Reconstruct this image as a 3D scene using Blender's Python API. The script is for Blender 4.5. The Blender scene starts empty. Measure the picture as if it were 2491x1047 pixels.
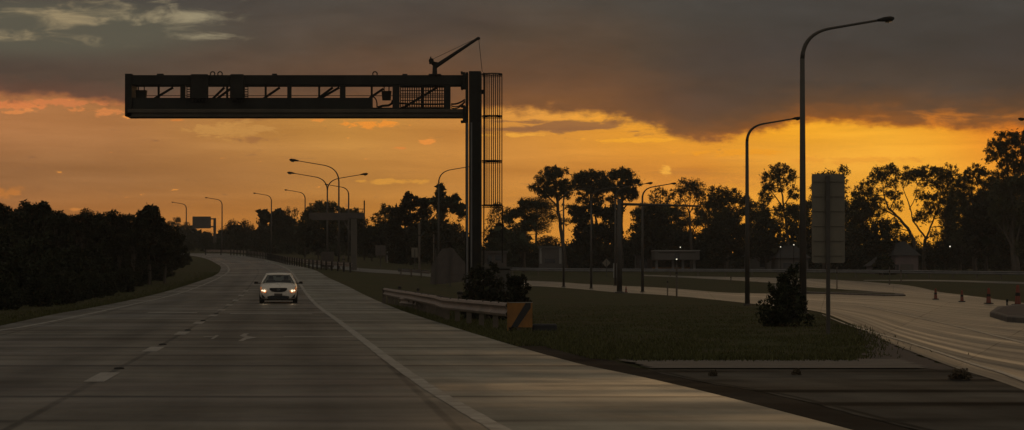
import bpy, math, random
import numpy as np
from mathutils import Vector, Matrix

SC = bpy.context.scene
COL = SC.collection
PI = math.pi
# ------------------------------------------------------------------ camera model
FPX, CX, CY, HORIZON, EYE = 6200.0, 1245.5, 523.5, 666.0, 1.35
PITCH = math.atan((HORIZON - CY) / FPX)


def smooth(a, b, x):
    t = min(1.0, max(0.0, (x - a) / (b - a)))
    return t * t * (3 - 2 * t)


ZR = [(-1e5, 0), (180, 0), (230, .45), (285, 1.2), (330, 1.7), (500, 2.2), (800, 3.0), (1e5, 3.0)]


def terrain(x, y):
    """height of the ground: flat near, rising 1.6 % along the motorway on the left"""
    if y < 89:
        return 0.0
    px = CX + FPX * x / y
    w = 1 - smooth(850, 1300, px)
    zl = .016 * (y - 89) ** 2 / 120 if y < 149 else .016 * (min(y, 640) - 119)
    zr = 0.0
    for (a, za), (b, zb) in zip(ZR, ZR[1:]):
        if a <= y < b:
            zr = za + (zb - za) * (y - a) / (b - a)
    return w * zl + (1 - w) * zr


def ray(px, py):
    a, b = (px - CX) / FPX, (CY - py) / FPX
    c, s = math.cos(PITCH), math.sin(PITCH)
    return Vector((a, c - b * s, s + b * c))


def at(px, py, y):
    """the point at distance y seen there"""
    d = ray(px, py)
    t = y / d.y
    return Vector((d.x * t, y, EYE + d.z * t))


def ground(px, py):
    d = ray(px, py)
    y = 12.0
    prev = None
    while y < 900:
        p = at(px, py, y)
        h = p.z - terrain(p.x, p.y)
        if h <= 0:
            if prev:
                y0, h0 = prev
                y = y0 + (y - y0) * h0 / (h0 - h)
                p = at(px, py, y)
            return Vector((p.x, p.y, terrain(p.x, p.y)))
        prev = (y, h)
        y *= 1.004
    p = at(px, py, 900)
    return Vector((p.x, p.y, terrain(p.x, p.y)))


def spot(px, y):
    x = (px - CX) / FPX * y
    return Vector((x, y, terrain(x, y)))


def scale_at(y):
    return FPX / y


# ------------------------------------------------------------------ materials
def lin(c):
    return tuple(((v / 255) / 12.92 if v <= 10 else ((v / 255 + .055) / 1.055) ** 2.4) for v in c)


class G:
    """small helper for node graphs"""

    def __init__(self, tree):
        self.t = tree
        self.n = tree.nodes
        self.l = tree.links

    def put(self, sock, v):
        if isinstance(v, bpy.types.NodeSocket):
            self.l.new(v, sock)
        elif isinstance(v, (tuple, list)) and len(v) == 3 and sock.type == 'RGBA':
            sock.default_value = (*v, 1)
        else:
            sock.default_value = v

    def m(self, op, a, b=0.0, c=0.0, clamp=False):
        n = self.n.new('ShaderNodeMath')
        n.operation = op
        n.use_clamp = clamp
        self.put(n.inputs[0], a)
        self.put(n.inputs[1], b)
        self.put(n.inputs[2], c)
        return n.outputs[0]

    def sstep(self, x, a, b, lo=0.0, hi=1.0):
        n = self.n.new('ShaderNodeMapRange')
        n.interpolation_type = 'SMOOTHSTEP'
        for i, v in enumerate((x, a, b, lo, hi)):
            self.put(n.inputs[i], v)
        return n.outputs[0]

    def lerp(self, x, a, b, lo=0.0, hi=1.0):
        n = self.n.new('ShaderNodeMapRange')
        for i, v in enumerate((x, a, b, lo, hi)):
            self.put(n.inputs[i], v)
        return n.outputs[0]

    def mix(self, f, a, b, mode='MIX'):
        n = self.n.new('ShaderNodeMix')
        n.data_type = 'RGBA'
        n.blend_type = mode
        self.put(n.inputs[0], f)
        self.put(n.inputs[6], a)
        self.put(n.inputs[7], b)
        return n.outputs[2]

    def xyz(self, x, y, z):
        n = self.n.new('ShaderNodeCombineXYZ')
        for i, v in enumerate((x, y, z)):
            self.put(n.inputs[i], v)
        return n.outputs[0]

    def sep(self, v):
        n = self.n.new('ShaderNodeSeparateXYZ')
        self.l.new(v, n.inputs[0])
        return n.outputs

    def noise(self, vec, scale=5.0, detail=4.0, rough=.5, dist=0.0):
        n = self.n.new('ShaderNodeTexNoise')
        if vec is not None:
            self.l.new(vec, n.inputs['Vector'])
        n.inputs['Scale'].default_value = scale
        n.inputs['Detail'].default_value = detail
        n.inputs['Roughness'].default_value = rough
        n.inputs['Distortion'].default_value = dist
        return n.outputs[0]

    def ramp(self, f, stops, interp='LINEAR'):
        n = self.n.new('ShaderNodeValToRGB')
        n.color_ramp.interpolation = interp
        e = n.color_ramp.elements
        while len(e) < len(stops):
            e.new(.5)
        for el, (p, c) in zip(e, sorted(stops)):
            el.position = p
            el.color = (*c, 1)
        self.put(n.inputs[0], f)
        return n.outputs[0]

    def curve(self, f, pts):
        n = self.n.new('ShaderNodeFloatCurve')
        c = n.mapping.curves[0]
        n.mapping.use_clip = False
        while len(c.points) < len(pts):
            c.points.new(.5, .5)
        for p, (x, y) in zip(c.points, sorted(pts)):
            p.location = (x, y)
        n.mapping.update()
        self.put(n.inputs['Value'], f)
        return n.outputs[0]

    def gauss(self, u, v, u0, v0, su, sv):
        a = self.m('DIVIDE', self.m('SUBTRACT', u, u0), su)
        b = self.m('DIVIDE', self.m('SUBTRACT', v, v0), sv)
        r = self.m('ADD', self.m('MULTIPLY', a, a), self.m('MULTIPLY', b, b))
        return self.m('EXPONENT', self.m('MULTIPLY', r, -1.0))


def new_mat(name):
    m = bpy.data.materials.new(name)
    m.use_nodes = True
    g = G(m.node_tree)
    b = next(n for n in g.n if n.type == 'BSDF_PRINCIPLED')
    return m, g, b


def simple(name, col, rough=.6, metal=0.0, var=.25, scale=3.0, bump=0.0, spec=.5):
    m, g, b = new_mat(name)
    tc = g.n.new('ShaderNodeTexCoord').outputs['Object']
    n = g.noise(tc, scale, 5, .6)
    k = g.lerp(n, .3, .7, 1 - var, 1 + var)
    mul = g.mix(1.0, col, g.xyz(k, k, k), 'MULTIPLY')
    g.put(b.inputs['Base Color'], mul)
    g.put(b.inputs['Roughness'], g.lerp(n, .3, .7, max(.05, rough - .12), min(1, rough + .12)))
    b.inputs['Metallic'].default_value = metal
    b.inputs['Specular IOR Level'].default_value = spec
    if bump:
        bn = g.n.new('ShaderNodeBump')
        bn.inputs['Strength'].default_value = bump
        bn.inputs['Distance'].default_value = .02
        g.l.new(g.noise(tc, scale * 6, 5, .6), bn.inputs['Height'])
        g.l.new(bn.outputs[0], b.inputs['Normal'])
    return m


def emitter(name, col, strength):
    m, g, b = new_mat(name)
    b.inputs['Base Color'].default_value = (*col, 1)
    b.inputs['Emission Color'].default_value = (*col, 1)
    b.inputs['Emission Strength'].default_value = strength
    return m


M = {}
M['steel'] = simple('galvanised_steel', (.16, .155, .15), .5, .3, .25, 2)
M['pole'] = simple('pole_steel', (.07, .062, .052), .55, .2, .25, 1, 0, .25)
M['rail'] = simple('rail_steel', (.26, .20, .165), .55, .35, .45, 3)
M['dark'] = simple('dark_metal', (.026, .024, .02), .65, .1, .3, 3, 0, .15)
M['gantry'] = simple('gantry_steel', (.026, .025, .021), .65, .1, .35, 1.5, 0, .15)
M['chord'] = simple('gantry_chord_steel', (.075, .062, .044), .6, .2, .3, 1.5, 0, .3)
M['signback'] = simple('sign_back_aluminium', (.155, .135, .098), .55, .2, .15, 2)
M['signdark'] = simple('weathered_board', (.075, .06, .05), .75, 0, .3, 2)
M['white'] = simple('white_paint', (.26, .245, .22), .5, 0, .12, 2)
M['cream'] = simple('rendered_wall', (.095, .085, .075), .85, 0, .2, 1)
M['pinkwall'] = simple('clad_wall', (.16, .12, .115), .85, 0, .2, 1)
M['roof'] = simple('roof_tile', (.02, .018, .016), .8, 0, .3, 2)
M['black'] = simple('black_rubber', (.015, .015, .015), .7, 0, .3, 6)
M['yellow'] = simple('yellow_board', (.21, .088, .010), .55, 0, .3, 4)
M['orange'] = simple('cone_orange', (.16, .03, .012), .65, 0, .25, 6)
M['concrete'] = simple('cast_concrete', (.085, .073, .058), .8, 0, .25, 1.2, .2)
M['timber'] = simple('post_timber', (.10, .08, .06), .85, 0, .3, 5)
M['bark'] = simple('bark', (.055, .042, .03), .9, 0, .35, 3)
M['palebark'] = simple('pale_bark', (.07, .055, .04), .85, 0, .35, 2)
M['cabinet'] = simple('cabinet_paint', (.06, .052, .04), .6, 0, .3, 1.5)
M['lens'] = simple('lamp_bowl', (.5, .45, .36), .15, 0, .05, 3)
M['lens'].node_tree.nodes['Principled BSDF'].inputs['Transmission Weight'].default_value = .75
M['carpaint'] = simple('car_paint', (.70, .64, .55), .28, .1, .05, 1)
M['tyre'] = simple('tyre', (.02, .02, .02), .8, 0, .2, 8)
M['rim'] = simple('alloy', (.25, .25, .25), .35, .8, .1, 8)
M['seat'] = simple('seat_fabric', (.03, .032, .035), .9, 0, .2, 8)
M['blind'] = simple('dark_glazing', (.02, .022, .025), .12, 0, .2, 2)
M['headlamp'] = emitter('headlamp_glow', (1.0, .78, .52), 1.7)
M['marker'] = emitter('marker_glow', (1.0, .33, .09), .10)
M['smalllamp'] = emitter('distant_lamp', (1.0, .92, .7), .8)


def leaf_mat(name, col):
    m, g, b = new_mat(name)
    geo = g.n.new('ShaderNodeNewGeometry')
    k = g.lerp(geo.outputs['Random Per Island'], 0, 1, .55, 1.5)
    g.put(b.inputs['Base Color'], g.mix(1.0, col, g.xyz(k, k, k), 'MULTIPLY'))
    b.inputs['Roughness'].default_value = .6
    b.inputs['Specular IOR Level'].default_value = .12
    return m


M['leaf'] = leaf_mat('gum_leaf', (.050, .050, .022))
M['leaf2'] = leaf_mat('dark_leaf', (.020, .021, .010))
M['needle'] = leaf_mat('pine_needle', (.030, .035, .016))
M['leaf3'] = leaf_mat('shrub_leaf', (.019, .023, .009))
M['dry'] = leaf_mat('dry_weed', (.085, .066, .042))
M['grassblade'] = leaf_mat('grass_blade', (.068, .068, .024))

# car glass: see-through with a sheen
m, g, b = new_mat('car_glass')
tr = g.n.new('ShaderNodeBsdfTransparent')
tr.inputs[0].default_value = (.62, .68, .68, 1)
gl = g.n.new('ShaderNodeBsdfGlossy')
gl.inputs['Roughness'].default_value = .05
fr = g.n.new('ShaderNodeFresnel')
fr.inputs[0].default_value = 1.5
ms = g.n.new('ShaderNodeMixShader')
g.l.new(fr.outputs[0], ms.inputs[0])
g.l.new(tr.outputs[0], ms.inputs[1])
g.l.new(gl.outputs[0], ms.inputs[2])
g.l.new(ms.outputs[0], next(n for n in g.n if n.type == 'OUTPUT_MATERIAL').inputs[0])
M['glass'] = m


def road_mat(name, base, rough0, rough1, joint=4.6, tracks=True, wetshift=0.0, bumpy=.02, spec=.5, along=False, jw_=.22, tk=.16, farwet=0.0):
    """concrete slabs: u = metres across, v = metres along (UV map)"""
    m, g, b = new_mat(name)
    uv = g.n.new('ShaderNodeTexCoord').outputs['UV']
    s = g.sep(uv)
    u, v = s[0], s[1]
    big = g.noise(g.xyz(g.m('MULTIPLY', u, .30 if along else .10), g.m('MULTIPLY', v, .009 if along else .28), 0), 1.0, 4, .55)
    fine = g.noise(g.xyz(u, g.m('MULTIPLY', v, .6), 3), 2.2, 6, .65)
    streak = g.noise(g.xyz(g.m('MULTIPLY', u, 1.6), g.m('MULTIPLY', v, .05), 7), 1.0, 4, .55)
    grit = g.noise(uv, 60, 3, .7)
    # slab tone changes from slab to slab
    cell = g.n.new('ShaderNodeTexWhiteNoise')
    cell.noise_dimensions = '2D'
    g.put(cell.inputs['Vector'], g.xyz(g.m('FLOOR', g.m('DIVIDE', u, 3.85)), g.m('FLOOR', g.m('DIVIDE', v, joint)), 0))
    k = g.m('ADD', g.lerp(big, .25, .75, .84 if along else .6, 1.15 if along else 1.35), g.lerp(cell.outputs['Value'], 0, 1, -.12, .12))
    k = g.m('MULTIPLY', k, g.lerp(fine, .3, .7, .93 if along else .82, 1.06 if along else 1.16))
    k = g.m('MULTIPLY', k, g.lerp(streak, .3, .7, .93 if along else .80, 1.07 if along else 1.18))
    k = g.m('MULTIPLY', k, g.lerp(grit, .3, .7, .9, 1.1))
    fu_, fv_ = (.55, .0045) if along else (.09, .42)
    band0 = g.noise(g.xyz(g.m('MULTIPLY', u, fu_), g.m('MULTIPLY', v, fv_), 17), 1.0, 2 if along else 5, .5, .2)
    k = g.m('MULTIPLY', k, g.lerp(band0, .3, .7, .82 if along else .74, 1.14 if along else 1.22))
    # transverse joints, a little uneven, and the longitudinal joint every lane
    vj = g.m('ADD', v, g.lerp(g.noise(g.xyz(u, v, 1), .8, 3), 0, 1, -.06, .06))
    fr_ = g.m('ABSOLUTE', g.m('SUBTRACT', g.m('FRACT', g.m('DIVIDE', vj, joint)), .5))
    dv = g.m('MULTIPLY', g.m('SUBTRACT', .5, fr_), joint)
    jw = g.m('SUBTRACT', 1.0, g.sstep(dv, jw_ * .2, jw_))
    jvis = g.lerp(g.noise(g.xyz(g.m('MULTIPLY', u, .3), g.m('MULTIPLY', v, .2), 9), 1, 2), .35, .55, .15, 1.0)
    fu = g.m('ABSOLUTE', g.m('SUBTRACT', g.m('FRACT', g.m('DIVIDE', u, 3.85)), .5))
    du = g.m('MULTIPLY', g.m('SUBTRACT', .5, fu), 3.85)
    lw = g.m('MULTIPLY', g.m('SUBTRACT', 1.0, g.sstep(du, .02, .07)), .6)
    dark = g.m('MAXIMUM', g.m('MULTIPLY', jw, jvis), lw)
    k = g.m('MULTIPLY', k, g.m('SUBTRACT', 1.0, g.m('MULTIPLY', dark, .88)))
    if tracks:
        ph = g.m('FRACT', g.m('DIVIDE', u, 3.85))
        t1 = g.m('MULTIPLY', g.m('SUBTRACT', ph, .28), 7.0)
        t2 = g.m('MULTIPLY', g.m('SUBTRACT', ph, .72), 7.0)
        tw = g.m('ADD', g.m('EXPONENT', g.m('MULTIPLY', g.m('MULTIPLY', t1, t1), -1.0)),
                 g.m('EXPONENT', g.m('MULTIPLY', g.m('MULTIPLY', t2, t2), -1.0)))
        k = g.m('MULTIPLY', k, g.m('SUBTRACT', 1.0, g.m('MULTIPLY', tw, tk)))
    hue = g.mix(g.lerp(big, .3, .7, 0, 1), tuple(c * f for c, f in zip(base, (1.06, .98, .9))),
                tuple(c * f for c, f in zip(base, (.97, 1.0, 1.02))))
    g.put(b.inputs['Base Color'], g.mix(1.0, hue, g.xyz(k, k, k), 'MULTIPLY'))
    wet = g.noise(g.xyz(g.m('MULTIPLY', u, .8 if along else .22), g.m('MULTIPLY', v, .010 if along else .16), 5), 1.0, 3 if along else 5, .5, .4)
    r = g.lerp(wet, .34 - wetshift, .64 - wetshift, rough0, rough1)
    band = g.noise(g.xyz(g.m('MULTIPLY', u, fu_ * 1.2), g.m('MULTIPLY', v, fv_ * 1.3), 13), 1.0, 2 if along else 5, .5, .2)
    r = g.m('ADD', r, g.lerp(band, .3, .7, -.05, .05) if along else g.lerp(band, .3, .7, -.12, .12))
    if farwet:
        r = g.m('SUBTRACT', r, g.sstep(v, 110, 260, 0, farwet))
    g.put(b.inputs['Roughness'], g.m('ADD', r, g.lerp(grit, .3, .7, -.05, .05)))
    g.put(b.inputs['Specular IOR Level'], g.m('MULTIPLY', g.lerp(k, .45, 1.35, .30, 1.15), spec))
    bn = g.n.new('ShaderNodeBump')
    bn.inputs['Strength'].default_value = bumpy
    bn.inputs['Distance'].default_value = .03
    g.l.new(g.m('SUBTRACT', fine, g.m('MULTIPLY', dark, .5)), bn.inputs['Height'])
    g.l.new(bn.outputs[0], b.inputs['Normal'])
    return m


M['lane'] = road_mat('lane_concrete', (.112, .096, .068), .62, .42, farwet=.16, jw_=.34, tk=.30)
M['shoulder'] = road_mat('shoulder_concrete', (.160, .153, .118), .66, .38, tracks=False, jw_=.3, spec=.44)
M['ramp'] = road_mat('ramp_asphalt', (.088, .085, .072), .58, .39, joint=31.0, tracks=True, along=True, tk=.26, spec=.34)
M['gutter'] = road_mat('gutter_asphalt', (.024, .020, .016), .9, .8, joint=50, tracks=False, spec=.03)
M['gore'] = road_mat('gore_paving', (.066, .060, .050), .95, .8, joint=2.9, tracks=False, spec=.08, jw_=.6)
M['kerb'] = simple('kerb_concrete', (.10, .083, .066), .8, 0, .55, 1.6, .5)
M['stone'] = simple('loose_stone', (.09, .075, .06), .9, 0, .4, 9)
M['dirt'] = simple('bare_dirt', (.06, .042, .032), .95, 0, .4, .7, .4)

m, g, b = new_mat('worn_line_paint')
tc = g.n.new('ShaderNodeTexCoord').outputs['Object']
n1 = g.noise(tc, 2.2, 7, .75)
g.put(b.inputs['Base Color'], g.mix(g.sstep(n1, .36, .60), (.36, .335, .285), (.19, .17, .135)))
b.inputs['Roughness'].default_value = .5
M['line'] = m
m, g, b = new_mat('bright_line_paint')
tc = g.n.new('ShaderNodeTexCoord').outputs['Object']
n1 = g.noise(tc, 4, 7, .75)
g.put(b.inputs['Base Color'], g.mix(g.sstep(n1, .36, .62), (.34, .31, .26), (.16, .14, .11)))
b.inputs['Roughness'].default_value = .4
M['paint'] = m

m, g, b = new_mat('grass_ground')
tc = g.n.new('ShaderNodeTexCoord').outputs['Object']
n1 = g.noise(tc, .30, 7, .7)
n2 = g.noise(tc, 2.5, 6, .7)
c = g.mix(g.sstep(n1, .4, .62), (.044, .048, .017), (.060, .047, .022))
k = g.lerp(n2, .3, .7, .6, 1.4)
g.put(b.inputs['Base Color'], g.mix(1.0, c, g.xyz(k, k, k), 'MULTIPLY'))
b.inputs['Roughness'].default_value = 1.0
b.inputs['Specular IOR Level'].default_value = .1
bn = g.n.new('ShaderNodeBump')
bn.inputs['Strength'].default_value = .8
bn.inputs['Distance'].default_value = .1
g.l.new(n2, bn.inputs['Height'])
g.l.new(bn.outputs[0], b.inputs['Normal'])
M['grass'] = m


# ------------------------------------------------------------------ mesh helpers
class MB:
    def __init__(self):
        self.v, self.f = [], []

    def add(self, vs, fs):
        o = len(self.v)
        self.v += [tuple(p) for p in vs]
        self.f += [tuple(i + o for i in f) for f in fs]
        return self

    def box(self, x0, x1, y0, y1, z0, z1):
        vs = [(x, y, z) for z in (z0, z1) for y in (y0, y1) for x in (x0, x1)]
        return self.add(vs, [(0, 2, 3, 1), (4, 5, 7, 6), (0, 1, 5, 4), (2, 6, 7, 3), (0, 4, 6, 2), (1, 3, 7, 5)])

    def bevelbox(self, x0, x1, y0, y1, z0, z1, r):
        """a box with chamfered vertical and top edges"""
        ring = [(x0 + r, y0), (x1 - r, y0), (x1, y0 + r), (x1, y1 - r), (x1 - r, y1), (x0 + r, y1), (x0, y1 - r), (x0, y0 + r)]
        cx, cy = (x0 + x1) / 2, (y0 + y1) / 2
        vs = [(x, y, z0) for x, y in ring] + [(x, y, z1 - r) for x, y in ring]
        vs += [(cx + (x - cx) * (1 - 2 * r / (x1 - x0)), cy + (y - cy) * (1 - 2 * r / (y1 - y0)), z1) for x, y in ring]
        fs = [tuple(range(7, -1, -1)), tuple(range(16, 24))]
        for k in (0, 8):
            fs += [(k + i, k + (i + 1) % 8, k + 8 + (i + 1) % 8, k + 8 + i) for i in range(8)]
        return self.add(vs, fs)

    def tube(self, pts, r, n=8, cap=True):
        pts = [Vector(p) for p in pts]
        rs = r if isinstance(r, (list, tuple)) else [r] * len(pts)
        vs, fs = [], []
        up = Vector((0.123, .31, .94)).normalized()
        d0 = (pts[-1] - pts[0]).normalized()
        if abs(d0.dot(up)) > .8:
            up = Vector((.95, .2, .1)).normalized()
        for i, p in enumerate(pts):
            d = (pts[min(i + 1, len(pts) - 1)] - pts[max(i - 1, 0)]).normalized()
            a = d.cross(up)
            if a.length < 1e-4:
                a = d.cross(Vector((1, 0, 0)))
            a.normalize()
            b_ = d.cross(a)
            for k in range(n):
                t = 2 * PI * k / n
                vs.append(p + (a * math.cos(t) + b_ * math.sin(t)) * rs[i])
        for i in range(len(pts) - 1):
            for k in range(n):
                fs.append((i * n + k, i * n + (k + 1) % n, (i + 1) * n + (k + 1) % n, (i + 1) * n + k))
        if cap:
            fs.append(tuple(range(n - 1, -1, -1)))
            fs.append(tuple(range((len(pts) - 1) * n, len(pts) * n)))
        return self.add(vs, fs)

    def bar(self, p0, p1, w, h=None):
        h = h or w
        p0, p1 = Vector(p0), Vector(p1)
        d = (p1 - p0).normalized()
        s = d.cross(Vector((0, 0, 1)))
        if s.length < 1e-3:
            s = Vector((1, 0, 0))
        s.normalize()
        t = s.cross(d)
        vs = [p + s * a * w / 2 + t * b_ * h / 2 for p in (p0, p1) for a, b_ in ((-1, -1), (1, -1), (1, 1), (-1, 1))]
        return self.add(vs, [(3, 2, 1, 0), (4, 5, 6, 7), (0, 1, 5, 4), (1, 2, 6, 5), (2, 3, 7, 6), (3, 0, 4, 7)])

    def prism(self, outline, y0, y1):
        """outline of (x, z) given thickness along y"""
        n = len(outline)
        vs = [(x, y0, z) for x, z in outline] + [(x, y1, z) for x, z in outline]
        fs = [tuple(range(n)), tuple(range(2 * n - 1, n - 1, -1))]
        fs += [(i, n + i, n + (i + 1) % n, (i + 1) % n) for i in range(n)]
        return self.add(vs, fs)

    def lathe(self, prof, n=20, at_=(0, 0, 0)):
        vs, fs = [], []
        for r, z in prof:
            for k in range(n):
                t = 2 * PI * k / n
                vs.append((at_[0] + r * math.cos(t), at_[1] + r * math.sin(t), at_[2] + z))
        for i in range(len(prof) - 1):
            for k in range(n):
                fs.append((i * n + k, i * n + (k + 1) % n, (i + 1) * n + (k + 1) % n, (i + 1) * n + k))
        fs.append(tuple(range(n - 1, -1, -1)))
        fs.append(tuple(range((len(prof) - 1) * n, len(prof) * n)))
        return self.add(vs, fs)

    def build(self, name, mat, parent=None, smooth_=False, loc=(0, 0, 0), bevel=0):
        me = bpy.data.meshes.new(name)
        me.from_pydata(self.v, [], self.f)
        me.update()
        if smooth_:
            me.shade_smooth()
        me.materials.append(M[mat] if isinstance(mat, str) else mat)
        o = bpy.data.objects.new(name, me)
        COL.objects.link(o)
        o.parent = parent
        o.location = loc
        if bevel:
            bm_ = o.modifiers.new('bevel', 'BEVEL')
            bm_.width = bevel
            bm_.segments = 2
            bm_.limit_method = 'ANGLE'
        return o


def np_mesh(name, verts, quads, mat, parent=None):
    me = bpy.data.meshes.new(name)
    n, q = len(verts), len(quads)
    me.vertices.add(n)
    me.vertices.foreach_set('co', verts.astype(np.float32).ravel())
    me.loops.add(q * 4)
    me.loops.foreach_set('vertex_index', quads.astype(np.int32).ravel())
    me.polygons.add(q)
    me.polygons.foreach_set('loop_start', np.arange(0, q * 4, 4, dtype=np.int32))
    me.update(calc_edges=True)
    me.validate()
    me.materials.append(M[mat])
    o = bpy.data.objects.new(name, me)
    COL.objects.link(o)
    o.parent = parent
    return o


def tag(o, label=None, cat=None, group=None, kind=None):
    if label:
        o['label'] = label
    if cat:
        o['category'] = cat
    if group:
        o['group'] = group
    if kind:
        o['kind'] = kind
    return o


def thing(name, label, cat, loc, rotz=0, group=None):
    o = bpy.data.objects.new(name, None)
    o.empty_display_size = .3
    COL.objects.link(o)
    o.location = loc
    o.rotation_euler = (0, 0, rotz)
    return tag(o, label, cat, group)


def copy_thing(root, loc, rotz=0, scale=1.0, label=None):
    r = root.copy()
    COL.objects.link(r)
    r.location = loc
    r.rotation_euler = (0, 0, rotz)
    r.scale = (scale, scale, scale) if not isinstance(scale, tuple) else scale
    if label:
        r['label'] = label
    for ch in list(root.children):
        c = ch.copy()
        COL.objects.link(c)
        c.parent = r
        for gch in list(ch.children):
            d = gch.copy()
            COL.objects.link(d)
            d.parent = c
    return r


# ------------------------------------------------------------------ ground
def axis_steps(lo, hi, fine_lo, fine_hi, step):
    xs = list(np.arange(fine_lo, fine_hi + .01, step))
    s, x = step, fine_hi
    while x < hi:
        s *= 1.35
        x = min(hi, x + s)
        xs.append(x)
    s, x = step, fine_lo
    while x > lo:
        s *= 1.35
        x = max(lo, x - s)
        xs.insert(0, x)
    return xs


xs = axis_steps(-900, 900, -74, 74, 2.0)
ys = axis_steps(-150, 1300, -10, 420, 2.5)
verts = np.array([(x, y, terrain(x, y)) for y in ys for x in xs])
nx = len(xs)
quads = np.array([(j * nx + i, j * nx + i + 1, (j + 1) * nx + i + 1, (j + 1) * nx + i)
                  for j in range(len(ys) - 1) for i in range(nx - 1)])
o = np_mesh('ground', verts, quads, 'grass')
o.data.shade_smooth()
tag(o, kind='structure')


# ------------------------------------------------------------------ roads
def hermite(pts, x):
    """smooth curve through (x, y) points, straight beyond the ends"""
    n = len(pts)
    if x <= pts[0][0]:
        s = (pts[1][1] - pts[0][1]) / (pts[1][0] - pts[0][0])
        return pts[0][1] + s * (x - pts[0][0])
    if x >= pts[-1][0]:
        s = (pts[-1][1] - pts[-2][1]) / (pts[-1][0] - pts[-2][0])
        return pts[-1][1] + s * (x - pts[-1][0])
    for i in range(n - 1):
        if pts[i][0] <= x <= pts[i + 1][0]:
            break

    def tan(k):
        a, b_ = pts[max(0, k - 1)], pts[min(n - 1, k + 1)]
        return (b_[1] - a[1]) / (b_[0] - a[0])
    (x0, y0), (x1, y1) = pts[i], pts[i + 1]
    h = x1 - x0
    t = (x - x0) / h
    return ((2 * t ** 3 - 3 * t ** 2 + 1) * y0 + (t ** 3 - 2 * t ** 2 + t) * h * tan(i)
            + (-2 * t ** 3 + 3 * t ** 2) * y1 + (t ** 3 - t ** 2) * h * tan(i + 1))


def edge(pxs):
    """image points along an edge -> (Y, X) on the ground"""
    return sorted((p.y, p.x) for p in (ground(a, b_) for a, b_ in pxs))


LEFT = edge([(0, 795), (150, 763), (300, 735), (470, 690), (520, 672), (535, 660), (533, 646), (495, 634)])
LEFT = [q for q in LEFT if q[0] < 300] + [(345, -42.5), (400, -54.0)]
RIGHT = edge([(2056, 1047), (1742, 964), (1575, 924), (1400, 886), (1180, 822), (1000, 765), (935, 740), (860, 705), (800, 677), (765, 658), (700, 640)])
RIGHT = [q for q in RIGHT if q[0] < 300] + [(345, -33.5), (400, -45.0)]
# lane lines: dashes and the right-hand solid line
DASHPX = [(258, 917), (377, 851), (452, 808), (488, 785), (520, 769), (545, 752)]
LINE = edge([(1190, 1036), (1091, 978), (1015, 928.7), (945.8, 879), (880, 827), (815, 777), (768, 741), (746, 716), (733, 697), (720, 677), (702, 657), (676, 645)])
LINE = [q for q in LINE if q[0] < 290] + [(345, -35.6), (400, -47.0)]
LLINE = edge([(0, 806), (60, 797), (185, 772), (310, 745), (461, 707), (534, 681), (549, 665)])
LLINE = [q for q in LLINE if q[0] < 150] + [(y, hermite(LEFT, y) + .75) for y in (180, 217, 260, 300, 345, 400)]
DASH = edge(DASHPX) + [(y, .48 * hermite(LINE, y) + .52 * hermite(LLINE, y)) for y in (165, 217, 260, 300, 345, 400)]


def fX(c):
    return lambda y: hermite(c, y)


XL, XR, XD, XLINE, XLL = fX(LEFT), fX(RIGHT), fX(DASH), fX(LINE), fX(LLINE)


def strip_y(name, fa, fb, y0, y1, dy, ncol, dz, mat, parent=None, uref=None, wob=0.0, seed=0, kind='structure'):
    """a road sheet between two edges given as X(Y)"""
    rng = random.Random(seed)
    rows = int((y1 - y0) / dy) + 1
    vs, uvs = [], []
    for j in range(rows):
        y = y0 + (y1 - y0) * j / (rows - 1)
        a, b_ = fa(y), fb(y)
        if wob:
            a += rng.uniform(-wob, wob)
            b_ += rng.uniform(-wob, wob)
        u0 = uref(y) if uref else a
        for i in range(ncol + 1):
            x = a + (b_ - a) * i / ncol
            vs.append((x, y, terrain(x, y) + dz))
            uvs.append((x - u0, y))
    n = ncol + 1
    fs = [(j * n + i, j * n + i + 1, (j + 1) * n + i + 1, (j + 1) * n + i) for j in range(rows - 1) for i in range(ncol)]
    me = bpy.data.meshes.new(name)
    me.from_pydata(vs, [], fs)
    uvl = me.uv_layers.new(name='UVMap')
    for lp in me.loops:
        uvl.data[lp.index].uv = uvs[lp.vertex_index]
    me.shade_smooth()
    me.materials.append(M[mat])
    o = bpy.data.objects.new(name, me)
    COL.objects.link(o)
    o.parent = parent
    if kind and parent is None:
        tag(o, kind=kind)
    return o


road = strip_y('road', XL, XLINE, -20, 400, 1.5, 8, .020, 'lane', uref=XD, wob=0)
shoulder = strip_y('road_shoulder', XLINE, XR, -20, 400, 1.0, 6, .020, 'shoulder', uref=XLINE, wob=0)
# joint of the two sheets is covered by the worn edge line
strip_y('edge_line', lambda y: XLINE(y) - .085, lambda y: XLINE(y) + .085, 5, 300, .7, 1, .024, 'line', parent=road, wob=.008)
strip_y('edge_line', lambda y: XLL(y) - .07, lambda y: XLL(y) + .07, 30, 300, 1.0, 1, .024, 'line', parent=road, wob=.012)


def flat_patch(name, pts, mat, parent=None, dz=.024):
    """a flat painted shape with corners on the ground given in metres"""
    vs = [(x, y, terrain(x, y) + dz) for x, y in pts]
    return MB().add(vs, [tuple(range(len(vs)))]).build(name, mat, parent)


for k in range(10):
    y0 = 31.3 + 12.05 * k
    y1 = y0 + 2.9
    flat_patch('lane_dash', [(XD(y0) - .13, y0), (XD(y0) + .13, y0), (XD(y1) + .13, y1), (XD(y1) - .13, y1)], 'paint', road, .025)
# raised reflective markers on the lane line
for k in range(5):
    y = 35.6 + 12.05 * k
    MB().lathe([(.075, 0), (.07, .016), (.035, .024)], 10, (XD(y) + .02, y, terrain(XD(y), y) + .021)).build('road_stud', 'dark', road)
MB().lathe([(.075, 0), (.07, .016), (.035, .024)], 10, (XD(21.3) - .05, 21.3, .021)).build('road_stud', 'dark', road)


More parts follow.
